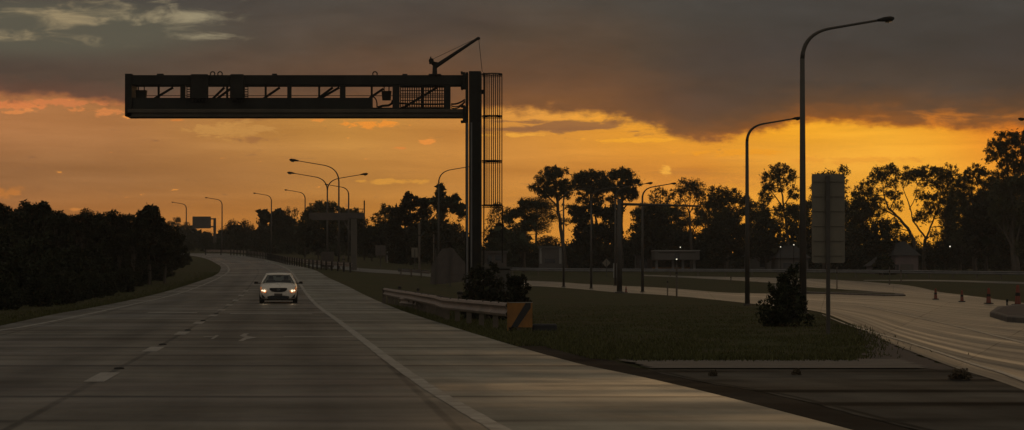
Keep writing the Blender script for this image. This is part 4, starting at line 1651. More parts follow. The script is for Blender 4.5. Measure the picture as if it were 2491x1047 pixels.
TR = 'trees along the horizon on the right'
plant('wispy low pine leaning out left of the umbrella pine', 1308, 482, 345, 105, 'pine', 14, TR, density=.8)
N_ = dict(leaf='needle', ls=.22, asp=.2, density=1.3, droop=-.2, bark='bark')
shaped('pine_tree', 'umbrella topped pine with a bare leaning trunk left of the other pines', 330, [[(1378, 655, 13), (1366, 570, 11), (1357, 500, 9), (1352, 455, 7), (1350, 425, 4)], [(1357, 505, 6), (1330, 475, 4), (1308, 458, 3)], [(1356, 490, 6), (1380, 470, 4), (1390, 462, 3)]],
       [(1351, 436, 36, 24, 1.25), (1346, 418, 22, 12, 1.1), (1310, 456, 20, 9), (1330, 470, 24, 10), (1378, 452, 16, 14), (1376, 474, 22, 9), (1352, 465, 28, 12), (1318, 502, 26, 6, .5), (1388, 502, 20, 6, .5), (1330, 528, 22, 6, .4), (1375, 540, 20, 6, .4)], 11, TR, **N_)
shaped('pine_tree', 'middle one of three tall pines, broad flat-domed crown', 335, [[(1442, 656, 12), (1440, 560, 10), (1437, 490, 8), (1437, 445, 5)], [(1438, 500, 6), (1412, 470, 4), (1402, 458, 3)], [(1438, 495, 6), (1462, 468, 4), (1472, 455, 3)]],
       [(1437, 440, 42, 19, 1.2), (1430, 428, 26, 10), (1462, 432, 16, 12), (1408, 452, 20, 13), (1466, 458, 20, 16), (1440, 462, 34, 12), (1440, 484, 30, 10, .7), (1415, 490, 16, 7, .6)], 12, TR, **N_)
shaped('pine_tree', 'rightmost of three tall pines with the most solid clipped crown', 325, [[(1512, 657, 12), (1512, 560, 10), (1513, 480, 8), (1514, 440, 5)], [(1513, 490, 6), (1535, 470, 4), (1540, 455, 3)]],
       [(1514, 440, 36, 24, 1.5), (1505, 426, 22, 12, 1.2), (1537, 450, 16, 22, 1.4), (1500, 462, 24, 14, 1.2), (1525, 476, 24, 14, 1.2), (1492, 486, 18, 9, .7)], 13, TR, **N_)
shaped('leafy_tree', 'big dark tree mass below the three pines', 318, [[(1450, 655, 14), (1450, 560, 10), (1450, 520, 5)]],
       [(1410, 520, 24, 22), (1450, 512, 34, 20), (1490, 516, 28, 22), (1425, 570, 40, 45), (1480, 570, 38, 45), (1450, 620, 60, 36)], 45, TR, 'leaf2', bark='bark', solid=True, asp=.45)
shaped('leafy_tree', 'ragged dark tree right of the ladder cage', 310, [[(1275, 655, 12), (1275, 560, 9), (1275, 510, 5)]],
       [(1278, 496, 26, 10, .9), (1305, 500, 14, 8, .7), (1262, 520, 20, 20), (1285, 540, 26, 28), (1240, 530, 20, 20), (1262, 590, 42, 36), (1245, 625, 40, 30)], 54, TR, 'needle', bark='bark', solid=True)
shaped('gum_tree', 'feathery open gum tree with orange sky showing through its middle', 330, [[(1682, 655, 11), (1681, 575, 8), (1678, 530, 6), (1676, 512, 5)], [(1676, 514, 4), (1664, 490, 3), (1650, 470, 2)], [(1677, 520, 4), (1692, 492, 3), (1702, 468, 2)], [(1676, 512, 3), (1680, 480, 2), (1682, 448, 1.5)], [(1680, 545, 3), (1700, 520, 2), (1712, 505, 1.5)], [(1680, 540, 3), (1655, 520, 2), (1645, 508, 1.5)]],
       [(1682, 446, 24, 12, .62), (1664, 458, 22, 13, .55), (1700, 460, 18, 15, .6), (1648, 472, 18, 12, .6), (1680, 476, 26, 14, .42), (1708, 486, 13, 16, .6), (1655, 498, 18, 12, .4), (1700, 514, 15, 10, .45), (1642, 520, 12, 18, .7)], 21, TR)
shaped('gum_tree', 'thin sparse gum tree just left of the feathery open gum', 345, [[(1612, 655, 9), (1612, 560, 6), (1608, 510, 4), (1606, 480, 2)], [(1609, 520, 3), (1625, 490, 2), (1630, 475, 1.5)]],
       [(1604, 470, 18, 13, .5), (1590, 485, 14, 14, .45), (1626, 478, 14, 12, .5), (1610, 500, 22, 10, .4), (1613, 526, 20, 14, .45), (1596, 545, 18, 14, .6)], 22, TR)
shaped('gum_tree', 'broad gum tree behind the slim street lamp', 330, [[(1772, 655, 12), (1772, 570, 9), (1770, 530, 6)], [(1770, 535, 5), (1755, 500, 3), (1748, 475, 2)], [(1771, 530, 5), (1788, 500, 3), (1792, 480, 2)]],
       [(1748, 466, 22, 13, .85), (1740, 480, 16, 14), (1778, 470, 20, 13, .85), (1798, 486, 20, 15), (1765, 490, 36, 13, .8), (1815, 500, 14, 18), (1730, 505, 15, 18), (1768, 520, 46, 14, .8), (1770, 548, 42, 18)], 23, TR)
shaped('gum_tree', 'tall airy gum tree immediately left of the tallest lamp pole', 325, [[(1916, 655, 12), (1914, 560, 8), (1906, 500, 6), (1900, 460, 4), (1896, 430, 2)], [(1908, 510, 4), (1880, 470, 3), (1868, 450, 2)], [(1906, 500, 4), (1928, 470, 2.5), (1937, 440, 1.5), (1932, 420, 1)]],
       [(1900, 412, 26, 11, .85), (1878, 426, 22, 14, .9), (1905, 434, 24, 15, .85), (1868, 446, 14, 14, .8), (1930, 428, 12, 14, .5), (1888, 456, 22, 12, .6), (1862, 478, 15, 22, .9), (1932, 470, 14, 16, .8), (1910, 512, 26, 14, .9), (1862, 512, 12, 20, .9), (1900, 545, 34, 22)], 24, TR)
shaped('gum_tree', 'spreading gum tree right of the sign with a curved bare limb', 318, [[(2232, 655, 14), (2224, 590, 11), (2208, 555, 9), (2180, 525, 7), (2160, 505, 5), (2150, 475, 3), (2148, 440, 2)], [(2182, 527, 5), (2140, 505, 3), (2105, 475, 2)], [(2165, 510, 4), (2178, 480, 2.5), (2176, 450, 1.5)]],
       [(2150, 420, 26, 14, .85), (2170, 412, 14, 10, .8), (2128, 434, 18, 15, .9), (2168, 440, 20, 14, .7), (2105, 456, 20, 18, .85), (2088, 484, 18, 20, .9), (2118, 486, 24, 18, .9), (2150, 476, 22, 16, .6), (2082, 515, 16, 20, .9), (2108, 520, 26, 20), (2090, 555, 26, 24, .8), (2140, 510, 22, 14, .5), (2176, 470, 16, 14, .6), (2186, 500, 14, 12, .4), (2170, 555, 24, 22, .8), (2196, 590, 22, 18, .8)], 26, TR)
shaped('gum_tree', 'wide gum tree with forked pale limbs over the brightest gap', 325, [[(2248, 655, 13), (2250, 590, 10), (2254, 575, 9)], [(2254, 578, 6), (2268, 545, 5), (2288, 495, 3.5), (2298, 455, 2)], [(2252, 580, 6), (2222, 540, 4.5), (2210, 495, 3.5), (2196, 460, 2)], [(2212, 510, 3), (2228, 480, 2), (2232, 450, 1.5)], [(2272, 535, 3), (2262, 505, 2), (2258, 480, 1.5)]],
       [(2222, 422, 32, 14, .9), (2258, 418, 28, 14, .9), (2290, 424, 24, 16, .9), (2205, 440, 16, 12, .7), (2312, 420, 18, 16, .9), (2270, 445, 32, 15, .75), (2304, 456, 22, 20, .9), (2254, 486, 26, 14, .7), (2278, 508, 24, 16, .75), (2244, 528, 20, 18, .8), (2296, 530, 18, 16, .6), (2312, 490, 16, 30, .9), (2316, 550, 16, 34, .9), (2236, 470, 18, 12, .4), (2284, 480, 18, 14, .5), (2280, 570, 20, 16, .5)], 28, TR)
shaped('gum_tree', 'gum tree between the forked gum and the largest gum', 318, [[(2372, 655, 13), (2370, 560, 9), (2366, 500, 6), (2364, 450, 3)], [(2368, 520, 5), (2390, 480, 3), (2396, 450, 2)]],
       [(2372, 418, 22, 14), (2350, 440, 24, 18), (2392, 434, 22, 22), (2336, 470, 20, 26), (2370, 474, 28, 20, .9), (2402, 478, 20, 24), (2340, 520, 22, 26), (2388, 520, 24, 18, .6), (2345, 570, 30, 28), (2400, 565, 18, 22, .8)], 29, TR, density=1.1)
shaped('gum_tree', 'largest gum tree at the right margin, towering above the rest', 300, [[(2466, 655, 15), (2462, 560, 11), (2456, 480, 9), (2450, 420, 7), (2446, 370, 4)], [(2454, 470, 6), (2480, 420, 4), (2490, 370, 3)], [(2450, 425, 5), (2425, 395, 3), (2415, 380, 2)]],
       [(2446, 336, 26, 16, 1), (2476, 338, 24, 18, 1), (2418, 360, 20, 18, .9), (2440, 362, 26, 16, .8), (2480, 372, 26, 20), (2412, 384, 18, 12, .7), (2505, 356, 22, 30), (2455, 400, 30, 18), (2486, 420, 26, 26), (2436, 440, 22, 24), (2470, 470, 30, 28, 1.1), (2440, 500, 20, 28), (2490, 520, 24, 30), (2455, 555, 18, 20, .7), (2505, 460, 24, 40)], 30, TR, density=1.15)
plant('gum tree behind the tall narrow sign back', 2006, 416, 335, 110, 'gum', 25, TR, density=.9)
plant('gum tree at the right margin in front of the largest gum', 2478, 420, 285, 140, 'gum', 31, TR, density=1.3)
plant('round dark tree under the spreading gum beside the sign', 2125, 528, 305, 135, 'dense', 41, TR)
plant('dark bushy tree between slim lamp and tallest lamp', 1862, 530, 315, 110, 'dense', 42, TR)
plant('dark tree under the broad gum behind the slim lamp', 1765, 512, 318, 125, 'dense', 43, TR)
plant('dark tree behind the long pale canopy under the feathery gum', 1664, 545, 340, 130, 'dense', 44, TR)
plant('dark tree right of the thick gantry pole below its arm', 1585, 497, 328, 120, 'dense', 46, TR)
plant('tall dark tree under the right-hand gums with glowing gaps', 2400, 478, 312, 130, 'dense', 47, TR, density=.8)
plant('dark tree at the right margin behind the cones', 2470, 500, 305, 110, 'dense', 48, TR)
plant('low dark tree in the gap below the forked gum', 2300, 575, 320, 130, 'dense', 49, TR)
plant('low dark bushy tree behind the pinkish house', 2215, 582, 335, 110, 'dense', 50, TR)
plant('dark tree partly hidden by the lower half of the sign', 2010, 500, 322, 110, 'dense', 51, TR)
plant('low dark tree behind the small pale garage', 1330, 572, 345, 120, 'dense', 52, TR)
plant('dark tree seen through the ladder cage', 1212, 492, 300, 120, 'conifer', 53, TR)
ML = 'trees behind the gantry mast'
shaped('conifer_tree', 'pointed dark conifer rising behind the lamp left of the mast', 285, [[(1073, 655, 12), (1073, 560, 9), (1073, 460, 3)]],
       [(1073, 456, 7, 11), (1072, 472, 15, 14), (1058, 488, 14, 16), (1086, 490, 15, 18), (1072, 510, 26, 24), (1105, 484, 9, 14), (1106, 505, 17, 20), (1122, 515, 10, 24), (1075, 560, 50, 45), (1090, 615, 50, 40)], 61, ML, 'needle', bark='bark', solid=True, asp=.2, droop=-.4)
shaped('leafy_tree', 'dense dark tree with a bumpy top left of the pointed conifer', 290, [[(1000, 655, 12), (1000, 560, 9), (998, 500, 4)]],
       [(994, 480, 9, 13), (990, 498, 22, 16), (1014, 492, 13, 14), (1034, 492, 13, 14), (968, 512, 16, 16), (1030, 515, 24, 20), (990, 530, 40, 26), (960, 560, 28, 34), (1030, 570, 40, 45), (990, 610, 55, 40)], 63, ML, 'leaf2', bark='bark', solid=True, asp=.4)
shaped('gum_tree', 'rounded gum tree with gaps at the left end of the dense trees', 300, [[(940, 655, 9), (940, 570, 6), (938, 525, 3)], [(939, 540, 3), (920, 525, 2), (912, 518, 1)]],
       [(938, 508, 13, 9), (928, 524, 14, 12, .7), (950, 522, 14, 12, .8), (912, 530, 12, 9, .6), (935, 545, 20, 10, .6), (915, 555, 16, 14)], 65, ML)
plant('dense dark tree below the pointed conifer', 1060, 520, 275, 150, 'dense', 64, ML)
plant('low dark tree behind the small grey square sign', 905, 545, 300, 90, 'dense', 66, ML)
MM = 'trees behind the double lamp'
plant('dark tree filling in below the double arm lamp', 775, 528, 315, 110, 'dense', 72, MM)
plant('dark tree behind the pale mast of the far gantry', 860, 518, 310, 100, 'dense', 73, MM)
shaped('gum_tree', 'wide gum tree behind the double arm lamp and far gantry', 320, [[(795, 655, 11), (795, 570, 9), (792, 530, 5)], [(793, 540, 4), (765, 515, 2.5), (750, 510, 2)]],
       [(790, 500, 18, 9), (768, 506, 17, 11), (812, 505, 18, 11), (750, 522, 17, 12), (786, 518, 30, 12), (836, 520, 17, 12), (862, 520, 17, 10), (745, 542, 16, 16, .8), (790, 545, 50, 20, 1.2), (850, 545, 34, 20, 1.2)], 71, MM, density=1.3)
shaped('gum_tree', 'wispy sparse gum tree left of the double arm lamp', 400, [[(708, 640, 6), (708, 580, 4), (706, 540, 2.5), (704, 515, 1.5)], [(707, 555, 2.5), (716, 530, 1.5), (722, 515, 1)], [(707, 550, 2.5), (698, 530, 1.5), (694, 518, 1)]],
       [(703, 512, 9, 6, .45), (694, 522, 8, 7, .4), (718, 518, 9, 8, .45), (708, 530, 13, 8, .3), (716, 545, 10, 9, .4), (700, 555, 10, 10, .6)], 74, MM)
shaped('leafy_tree', 'domed dark tree behind the lamp halfway along the distant row', 400, [[(676, 640, 9), (676, 580, 6), (676, 540, 3)]],
       [(680, 522, 20, 12), (660, 530, 17, 13), (700, 538, 16, 16), (640, 520, 13, 9, .8), (642, 535, 16, 14), (678, 545, 36, 20), (670, 585, 48, 36), (710, 580, 22, 34)], 75, MM, 'leaf2', bark='bark', solid=True, asp=.4)
plant('low rounded tree right of the lamp beside the distant sign', 580, 530, 430, 90, 'dense', 77, MM)
plant('dark tree between the domed trees and the wispy gum', 728, 540, 380, 70, 'dense', 78, MM)
plant('low flat topped tree behind the distant sign', 490, 558, 480, 90, 'dense', 79, MM)
plant('low spreading tree beneath the farthest street lamp', 437, 532, 470, 70, 'gum', 80, MM, density=1.2)

for k, (px, top, w) in enumerate(((1610, 548, 110), (1720, 552, 120), (1830, 545, 120), (1930, 548, 110), (2070, 538, 110), (2340, 548, 120), (2430, 528, 120), (2260, 592, 110), (1420, 560, 120), (1250, 540, 90))):
    plant(('dark tree filling the second row behind the gum trees, %s' % ('left of the slim lamp', 'behind the broad gum', 'just right of the slim lamp', 'just left of the tallest lamp', 'right of the tall sign', 'right of the forked gum', 'under the largest gum', 'in the brightest gap', 'behind the middle pine', 'right of the ladder cage')[k]), px, top, 372, w, 'dense', 300 + k, TR)

for k, (px, top, w) in enumerate(((1578, 492, 100), (1640, 500, 90), (1735, 488, 110), (1838, 490, 100), (1952, 486, 100), (2078, 478, 100), (2335, 470, 110), (2420, 440, 120))):
    plant('background gum tree with loose crown ' + ('just right of the thick dark pole', 'under the feathery open gum on its left', 'left of the slim lamp behind the broad gum', 'between the slim lamp and the airy gum', 'just behind the tallest lamp pole', 'behind the right edge of the tall sign', 'left of the largest gum behind the cones', 'beside the largest gum')[k], px, top, 352, w, 'gum', 330 + k, TR, density=1.25)

# row of undergrowth below the trees on the right: copies of four shrubs
UG = 'low bushes under the trees behind the guard rail'
protos = [plant('dark low bush in the continuous undergrowth below the trees on the right', 1240, 590, 300, 95, 'shrub', 90 + k, UG, name='bush') for k in range(4)]
rnd = random.Random(5)
for k, px in enumerate(range(1170, 2620, 42)):
    Y = rnd.uniform(336, 356)
    p = spot(px + rnd.uniform(-12, 12), Y)
    s = rnd.uniform(.85, 1.2)
    if k < 4:
        protos[k].location = p
        protos[k].rotation_euler.z = rnd.uniform(0, 6.28)
    else:
        copy_thing(protos[k % 4], p, rnd.uniform(0, 6.28), (s * 1.25, s, s * rnd.uniform(.85, 1.4)))
UM = 'low bushes behind the far bend'
protos = [plant('dark low bush in the undergrowth behind the far bend', 700, 585, 330, 75, 'shrub', 95 + k, UM, name='bush') for k in range(3)]
for k, px in enumerate(range(420, 1160, 40)):
    Y = 440 - (px - 420) * .21 + rnd.uniform(-8, 8)
    p = spot(px, Y)
    s = rnd.uniform(.9, 1.25)
    if k < 3:
        protos[k].location = p
    else:
        copy_thing(protos[k % 3], p, rnd.uniform(0, 6.28), (s * 1.3, s, s * rnd.uniform(.9, 1.3)))

# the dark mass along the left edge of the motorway
LG = 'trees and bushes of the dark thicket left of the motorway'
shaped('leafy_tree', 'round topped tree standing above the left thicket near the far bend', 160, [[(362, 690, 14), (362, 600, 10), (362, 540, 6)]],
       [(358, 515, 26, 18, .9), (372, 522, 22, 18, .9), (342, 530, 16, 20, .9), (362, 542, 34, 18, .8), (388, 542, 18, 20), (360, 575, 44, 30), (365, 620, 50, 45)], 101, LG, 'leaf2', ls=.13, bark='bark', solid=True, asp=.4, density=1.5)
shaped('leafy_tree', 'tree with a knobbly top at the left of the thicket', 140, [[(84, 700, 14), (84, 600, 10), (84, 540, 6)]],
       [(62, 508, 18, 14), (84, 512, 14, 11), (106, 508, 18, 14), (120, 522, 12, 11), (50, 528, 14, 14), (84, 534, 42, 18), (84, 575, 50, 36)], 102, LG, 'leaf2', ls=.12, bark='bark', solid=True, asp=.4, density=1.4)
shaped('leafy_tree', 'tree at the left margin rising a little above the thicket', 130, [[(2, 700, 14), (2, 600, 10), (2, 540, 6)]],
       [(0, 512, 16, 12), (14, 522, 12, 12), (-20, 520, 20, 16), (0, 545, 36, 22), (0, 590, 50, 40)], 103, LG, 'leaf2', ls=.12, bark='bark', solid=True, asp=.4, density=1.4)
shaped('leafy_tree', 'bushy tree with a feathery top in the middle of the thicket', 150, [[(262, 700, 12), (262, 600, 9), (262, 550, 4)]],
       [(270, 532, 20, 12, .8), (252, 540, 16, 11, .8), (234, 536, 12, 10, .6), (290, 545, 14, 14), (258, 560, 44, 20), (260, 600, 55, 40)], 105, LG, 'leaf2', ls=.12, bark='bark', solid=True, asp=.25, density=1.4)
plant('low tree right of the knobbly tree in the thicket', 160, 520, 150, 80, 'dense', 104, LG)
plant('bushy tree left of the round topped tree', 310, 540, 170, 90, 'dense', 106, LG)
plant('lower bushy tree right of the round topped tree', 420, 548, 190, 80, 'dense', 107, LG)
plant('tree in the gap between knobbly tree and left margin', 50, 520, 165, 80, 'dense', 108, LG)
plant('feathery low tree between the thicket middle and the round topped tree', 210, 528, 150, 70, 'dense', 109, LG)
for k, (px, top, Y, w) in enumerate(((34, 516, 128, 60), (140, 512, 135, 55), (205, 518, 140, 60), (292, 530, 150, 50), (332, 528, 155, 55), (402, 540, 165, 50))):
    plant('slender young tree poking out of the thicket, ' + ('nearest the left margin', 'right of the knobbly tree', 'left of the feathery topped tree', 'right of the feathery topped tree', 'just left of the round topped tree', 'just right of the round topped tree')[k], px, top, Y, w, 'gum', 350 + k, LG, density=.9, lsize=.10, leaf='leaf2')
protos = [plant('dark leafy bush in the solid thicket edging the motorway on the left', 100, 600, 100, 150, 'shrub', 110 + k, LG, name='bush', lsize=.10, density=1.2) for k in range(5)]
ph = [p_.children[0].dimensions.z if False else at(100, 600, 100).z for p_ in protos]
H0 = at(100, 600, 100).z - spot(100, 100).z
cnt = 0
for row, (off, hh) in enumerate(((1.9, 1.15), (3.6, 2.2), (5.6, 3.2), (8.2, 4.2))):
    Y = 64 + row * 1.5
    while Y < 262:
        x = XL(Y) - off - (1.0 if Y < 100 else 0) - rnd.uniform(0, .8) - (.5 if 140 < Y < 260 else 0) - max(0, 2.2 - abs(Y - 217) * .04) * (1 if row < 2 else .6)
        p = Vector((x, Y, terrain(x, Y)))
        s = min(hh * rnd.uniform(.8, 1.2), (1.35 + (HORIZON - 552) * Y / FPX - p.z) * rnd.uniform(.85, 1.0)) / H0
        if cnt < 5:
            q_ = protos[cnt]
            q_.location = p
            q_.scale = (s, s, s)
        else:
            copy_thing(protos[cnt % 5], p, rnd.uniform(0, 6.28), (s * 1.15, s * 1.15, s))
        cnt += 1
        Y += hh * 1.25 + Y * .022 + rnd.uniform(0, 1.0)

# bushes near the middle
NB = 'bushes on the verge'


def bush(label, px, py_base, py_top, wpx, seed, density=1.0, Y=None, lsize=None, leaf='leaf3'):
    b_ = ground(px, py_base) if Y is None else spot(px, Y)
    h = (py_base - py_top) / scale_at(b_.y) if Y is None else at(px, py_top, Y).z - b_.z
    return make_tree('bush', label, b_, h, wpx / scale_at(b_.y), 'shrub', seed, NB, leaf, density, 'bush', 0, lsize)


bush('wide leafy bush at the foot of the tallest lamp pole', 1906, 795, 694, 140, 201, .75, None, .05)
bush('taller narrow bush behind the wide leafy bush by the lamp', 1922, 785, 650, 90, 202, .6, None, .05)
bush('broad dark bush hugging the left side of the control cabinet', 1176, 762, 650, 140, 203, 1.4, 74, .05, 'leaf2')
bush('broad dark bush at the right side of the control cabinet', 1258, 762, 672, 90, 204, 1.3, 76, .05, 'leaf2')
bush('small dark weed clump on the paving nearest the gutter', 1735, 918, 902, 26, 205, .2, None, .016, 'dry')
bush('small weed clump in the middle of the pale kerb strip', 1938, 915, 898, 24, 206, .2, None, .016, 'dry')
bush('larger weed clump beside the slip road edge at lower right', 2338, 926, 898, 62, 207, .22, None, .02, 'dry')
bush('small pale bush in front of the pinkish house', 2150, 672, 622, 60, 209, 1.0, 285, .16)


from mathutils import noise as mn


# grass: blades along the edges and across the verge (nobody could count them)
def grass_patch(name, pts, hmin, hmax, seed):
    rng = np.random.default_rng(seed)
    n = len(pts)
    h = rng.uniform(hmin, hmax, n)
    ang = rng.uniform(0, 2 * PI, n)
    w = h * .10 + .004
    d = np.stack([np.cos(ang), np.sin(ang), np.zeros(n)], 1)
    lean_ = rng.normal(size=(n, 3)) * .35
    lean_[:, 2] = 1
    tip = pts + lean_ * h[:, None]
    mid = pts + lean_ * h[:, None] * .55
    v = np.stack([pts - d * w[:, None], pts + d * w[:, None], mid + d * w[:, None] * .6, tip], 1).reshape(-1, 3)
    q = np.arange(4 * n).reshape(n, 4)
    return tag(np_mesh(name, v, q, 'grassblade'), 'short rough grass on the verge', 'grass', None, 'stuff')


rng = np.random.default_rng(77)
P = []
for k in range(26000):        # grass along the right-hand edge of the shoulder
    y = 40 + 75 * rng.random() ** 1.2
    x = XR(y) + rng.exponential(.9) + (0 if y > 47 else .5)
    if y > 39.6 or x < XG(y):
        P.append((x, y, 0))
for k in range(16000):        # left edge
    y = 58 + 150 * rng.random() ** 1.3
    x = XL(y) - rng.exponential(.7)
    P.append((x, y, terrain(x, y)))
for k in range(5200):         # ragged grass creeping over the pale strip and the dirt
    y = 39.3 + rng.exponential(.5) * (1 if rng.random() < .6 else -.55)
    if y > 38.2:
        P.append((rng.uniform(XG(y) + .1, XRAMP(y) - 1.2), y, .01))
for k in range(1100):
    y = rng.uniform(40, 66)
    P.append((XRAMP(y) - .1 - 1.4 * max(0, (62 - y) / 26) ** 2.2 + rng.normal() * .22, y, .005))
grass_patch('grass', np.array(P), .03, .10, 1)
P = []
while len(P) < 44000:          # the open verge
    a, b_ = rng.uniform(1000, 2140), rng.uniform(725, 880)
    Y = EYE * FPX / (b_ - HORIZON)
    x = (a - CX) / FPX * Y
    if mn.noise(Vector((x * .55, Y * .35, 3))) + .55 * mn.noise(Vector((x * 2.1, Y * 1.3, 8))) < rng.uniform(-.5, .35):
        continue
    if x > XR(Y) + .6 and x < XRAMP(Y) - .2 - 1.4 * max(0, (62 - Y) / 26) ** 2.2 and Y > 39.7 and Y < 110 and b_ > 712 + (a - 1450) * .10:
        P.append((x, Y, 0))
grass_patch('grass', np.array(P), .02, .055, 2)

# far-off wood closing the horizon
P = []
rng = np.random.default_rng(9)
for k in range(42000):
    px = rng.uniform(-700, 3200)
    Y = rng.uniform(520, 620)
    top = 604 - 16 * math.sin(px * .013) - 10 * math.sin(px * .041 + 1) - 8 * math.sin(px * .11)
    if px < 1150:
        top = 566 - 8 * math.sin(px * .021) - 7 * math.sin(px * .07) - 5 * math.sin(px * .19)
    b_ = spot(px, Y)
    hgt = at(px, top, 570).z - b_.z
    P.append((b_.x, b_.y, b_.z + max(1, hgt) * rng.random() ** .9 - .3))
v, q = cards(rng, np.array(P), np.full(len(P), 1.1), .6)
tag(np_mesh('distant_wood', v, q, 'leaf2'), 'unbroken far-off wood along the horizon', 'wood', None, 'stuff')

# ------------------------------------------------------------------ sky
W = bpy.data.worlds.new('World')
SC.world = W
W.use_nodes = True
g = G(W.node_tree)
bg = next(n for n in g.n if n.type == 'BACKGROUND')
dirv = g.n.new('ShaderNodeTexCoord').outputs['Generated']
s = g.sep(dirv)
az = g.m('ARCTAN2', s[0], s[1])
el = g.m('ARCSINE', s[2])
U = g.m('MULTIPLY', az, 6.2)          # one unit is 1000 photo pixels of arc; 0 is straight down the road
V = g.m('MULTIPLY', el, 6.2)


def T(px):
    return (px - CX) / 1000


def UR(px):
    return (T(px) + 1.4) / 2.8


tU = g.m('DIVIDE', g.m('ADD', U, 1.4), 2.8, clamp=True)


def nz(su, sv, seed, detail=6, rough=.55, dist=0.0):
    return g.noise(g.xyz(g.m('MULTIPLY', U, su), g.m('MULTIPLY', V, sv), seed), 1.0, detail, rough, dist)


def rampU(stops):
    return g.ramp(tU, [(UR(p), lin(c)) for p, c in stops])


low = rampU([(0, (182, 114, 56)), (400, (190, 120, 52)), (700, (202, 128, 48)), (1000, (214, 138, 48)), (1350, (228, 150, 52)), (1700, (238, 150, 42)), (2050, (255, 176, 44)), (2250, (255, 172, 40)), (2450, (240, 140, 30))])
mid = rampU([(0, (156, 106, 64)), (300, (163, 111, 64)), (600, (178, 121, 64)), (850, (190, 130, 62)), (1100, (200, 134, 60)), (1350, (216, 142, 58)), (1700, (228, 146, 52)), (2050, (255, 180, 62)), (2250, (255, 178, 56)), (2450, (240, 146, 38))])
high = rampU([(0, (180, 120, 72)), (300, (176, 118, 68)), (600, (190, 132, 66)), (850, (208, 146, 68)), (1100, (200, 134, 62)), (1300, (226, 152, 62)), (1500, (240, 160, 48)), (1900, (253, 172, 34)), (2150, (254, 178, 46)), (2300, (250, 165, 38)), (2450, (225, 120, 30))])
under = g.mix(g.sstep(V, .10, .24), low, mid)
under = g.mix(g.sstep(V, .24, .37), under, high)
st = nz(1.3, 11, 2.0, 5, .5, .3)
k = g.m('MULTIPLY', g.lerp(st, .3, .7, .84, 1.10), g.lerp(nz(3.2, 38, 3.0, 6, .6, .5), .3, .7, .92, 1.07))
under = g.mix(1.0, under, g.xyz(k, g.m('POWER', k, 1.2), g.m('POWER', k, 1.5)), 'MULTIPLY')
under = g.mix(g.m('MULTIPLY', g.gauss(U, V, T(2230), .12, .42, .12), .7), under, lin((255, 172, 40)))
# thin mauve-grey streak clouds, mostly in the middle and right
st2 = nz(2.2, 26, 5.0, 6, .55, .4)
sm = g.m('MULTIPLY', g.sstep(st2, .54, .70), g.m('ADD', g.gauss(U, V, T(1400), .36, .24, .035), g.m('MULTIPLY', g.gauss(U, V, T(1500), .24, .6, .09), .45)))
under = g.mix(g.m('MULTIPLY', sm, .75), under, lin((146, 94, 58)))
cl = g.sstep(g.m('ADD', g.m('ADD', g.gauss(U, V, T(1400), .366, .13, .013), g.gauss(U, V, T(1330), .352, .20, .010)), g.m('MULTIPLY', g.m('SUBTRACT', nz(11, 44, 8.0, 7, .64, .6), .5), 3.4)), .40, .95)
under = g.mix(g.m('MULTIPLY', cl, .8), under, lin((134, 90, 62)))
# small lit puffs
pf = nz(24, 56, 11.0, 6, .62, .4)


def puff(px, py, su, sv, th, col, amt=1.0):
    global under
    b_ = g.m('ADD', g.gauss(U, V, T(px), (HORIZON - py) / 1000, su, sv), g.m('MULTIPLY', g.m('SUBTRACT', pf, .5), 2.6))
    under = g.mix(g.m('MULTIPLY', g.sstep(b_, th - .04, th + .32), amt), under, lin(col))


puff(1040, 345, .035, .010, .60, (236, 146, 62))
puff(975, 361, .018, .005, .62, (228, 136, 60), .8)
puff(900, 303, .085, .012, .52, (238, 146, 52))
puff(770, 294, .03, .006, .58, (232, 144, 58), .8)
puff(440, 296, .035, .005, .55, (222, 128, 52), .8)
puff(60, 264, .085, .013, .52, (222, 130, 72), .9)
puff(150, 256, .17, .010, .46, (214, 126, 72), .85)
puff(255, 277, .08, .010, .50, (220, 134, 72), .85)
puff(60, 281, .05, .006, .55, (226, 138, 74), .8)
puff(85, 276, .02, .006, .5, (230, 142, 76), .8)
puff(320, 288, .02, .006, .5, (236, 150, 70))
puff(560, 318, .14, .028, .55, (206, 148, 76), .6)
puff(625, 342, .05, .014, .60, (158, 104, 60), .7)
puff(955, 442, .11, .008, .55, (226, 156, 60), .8)
puff(1250, 330, .12, .006, .5, (246, 172, 62), .8)
puff(1560, 342, .14, .007, .5, (252, 172, 44), .8)
puff(1780, 372, .16, .012, .6, (248, 160, 34), .7)
puff(1700, 440, .30, .020, .62, (216, 138, 52), .6)
puff(2050, 392, .25, .012, .62, (236, 152, 48), .5)
puff(1622, 416, .017, .015, .55, (252, 178, 66), .9)
puff(195, 512, .028, .006, .5, (226, 142, 62), .7)
puff(25, 470, .06, .02, .5, (222, 134, 50), .5)
# the cloud deck
E = g.curve(tU, [(UR(p), (HORIZON - y) / 1000) for p, y in ((-150, 240), (0, 250), (150, 250), (300, 276), (600, 285), (900, 280), (1220, 273), (1350, 277), (1480, 287), (1600, 322), (1700, 346), (1790, 340), (1880, 322), (2000, 309), (2150, 315), (2300, 326), (2420, 332), (2620, 300))])
wv = g.m('ADD', V, g.m('ADD', g.lerp(nz(4.5, 13, 21.0, 6, .55, .3), 0, 1, -.034, .034), g.m('ADD', g.lerp(nz(18, 42, 22.0, 5, .6), 0, 1, -.020, .020), g.lerp(nz(50, 95, 23.0, 4, .6), 0, 1, -.008, .008))))
h_ = g.m('SUBTRACT', wv, E)
cover = g.sstep(h_, -.010, .016)
deckL = g.ramp(g.m('DIVIDE', h_, .4, clamp=True), [(0, lin((160, 98, 62))), (.05, lin((106, 74, 58))), (.16, lin((86, 70, 58))), (.38, lin((84, 72, 62))), (.65, lin((74, 70, 66))), (1, lin((64, 64, 62)))])
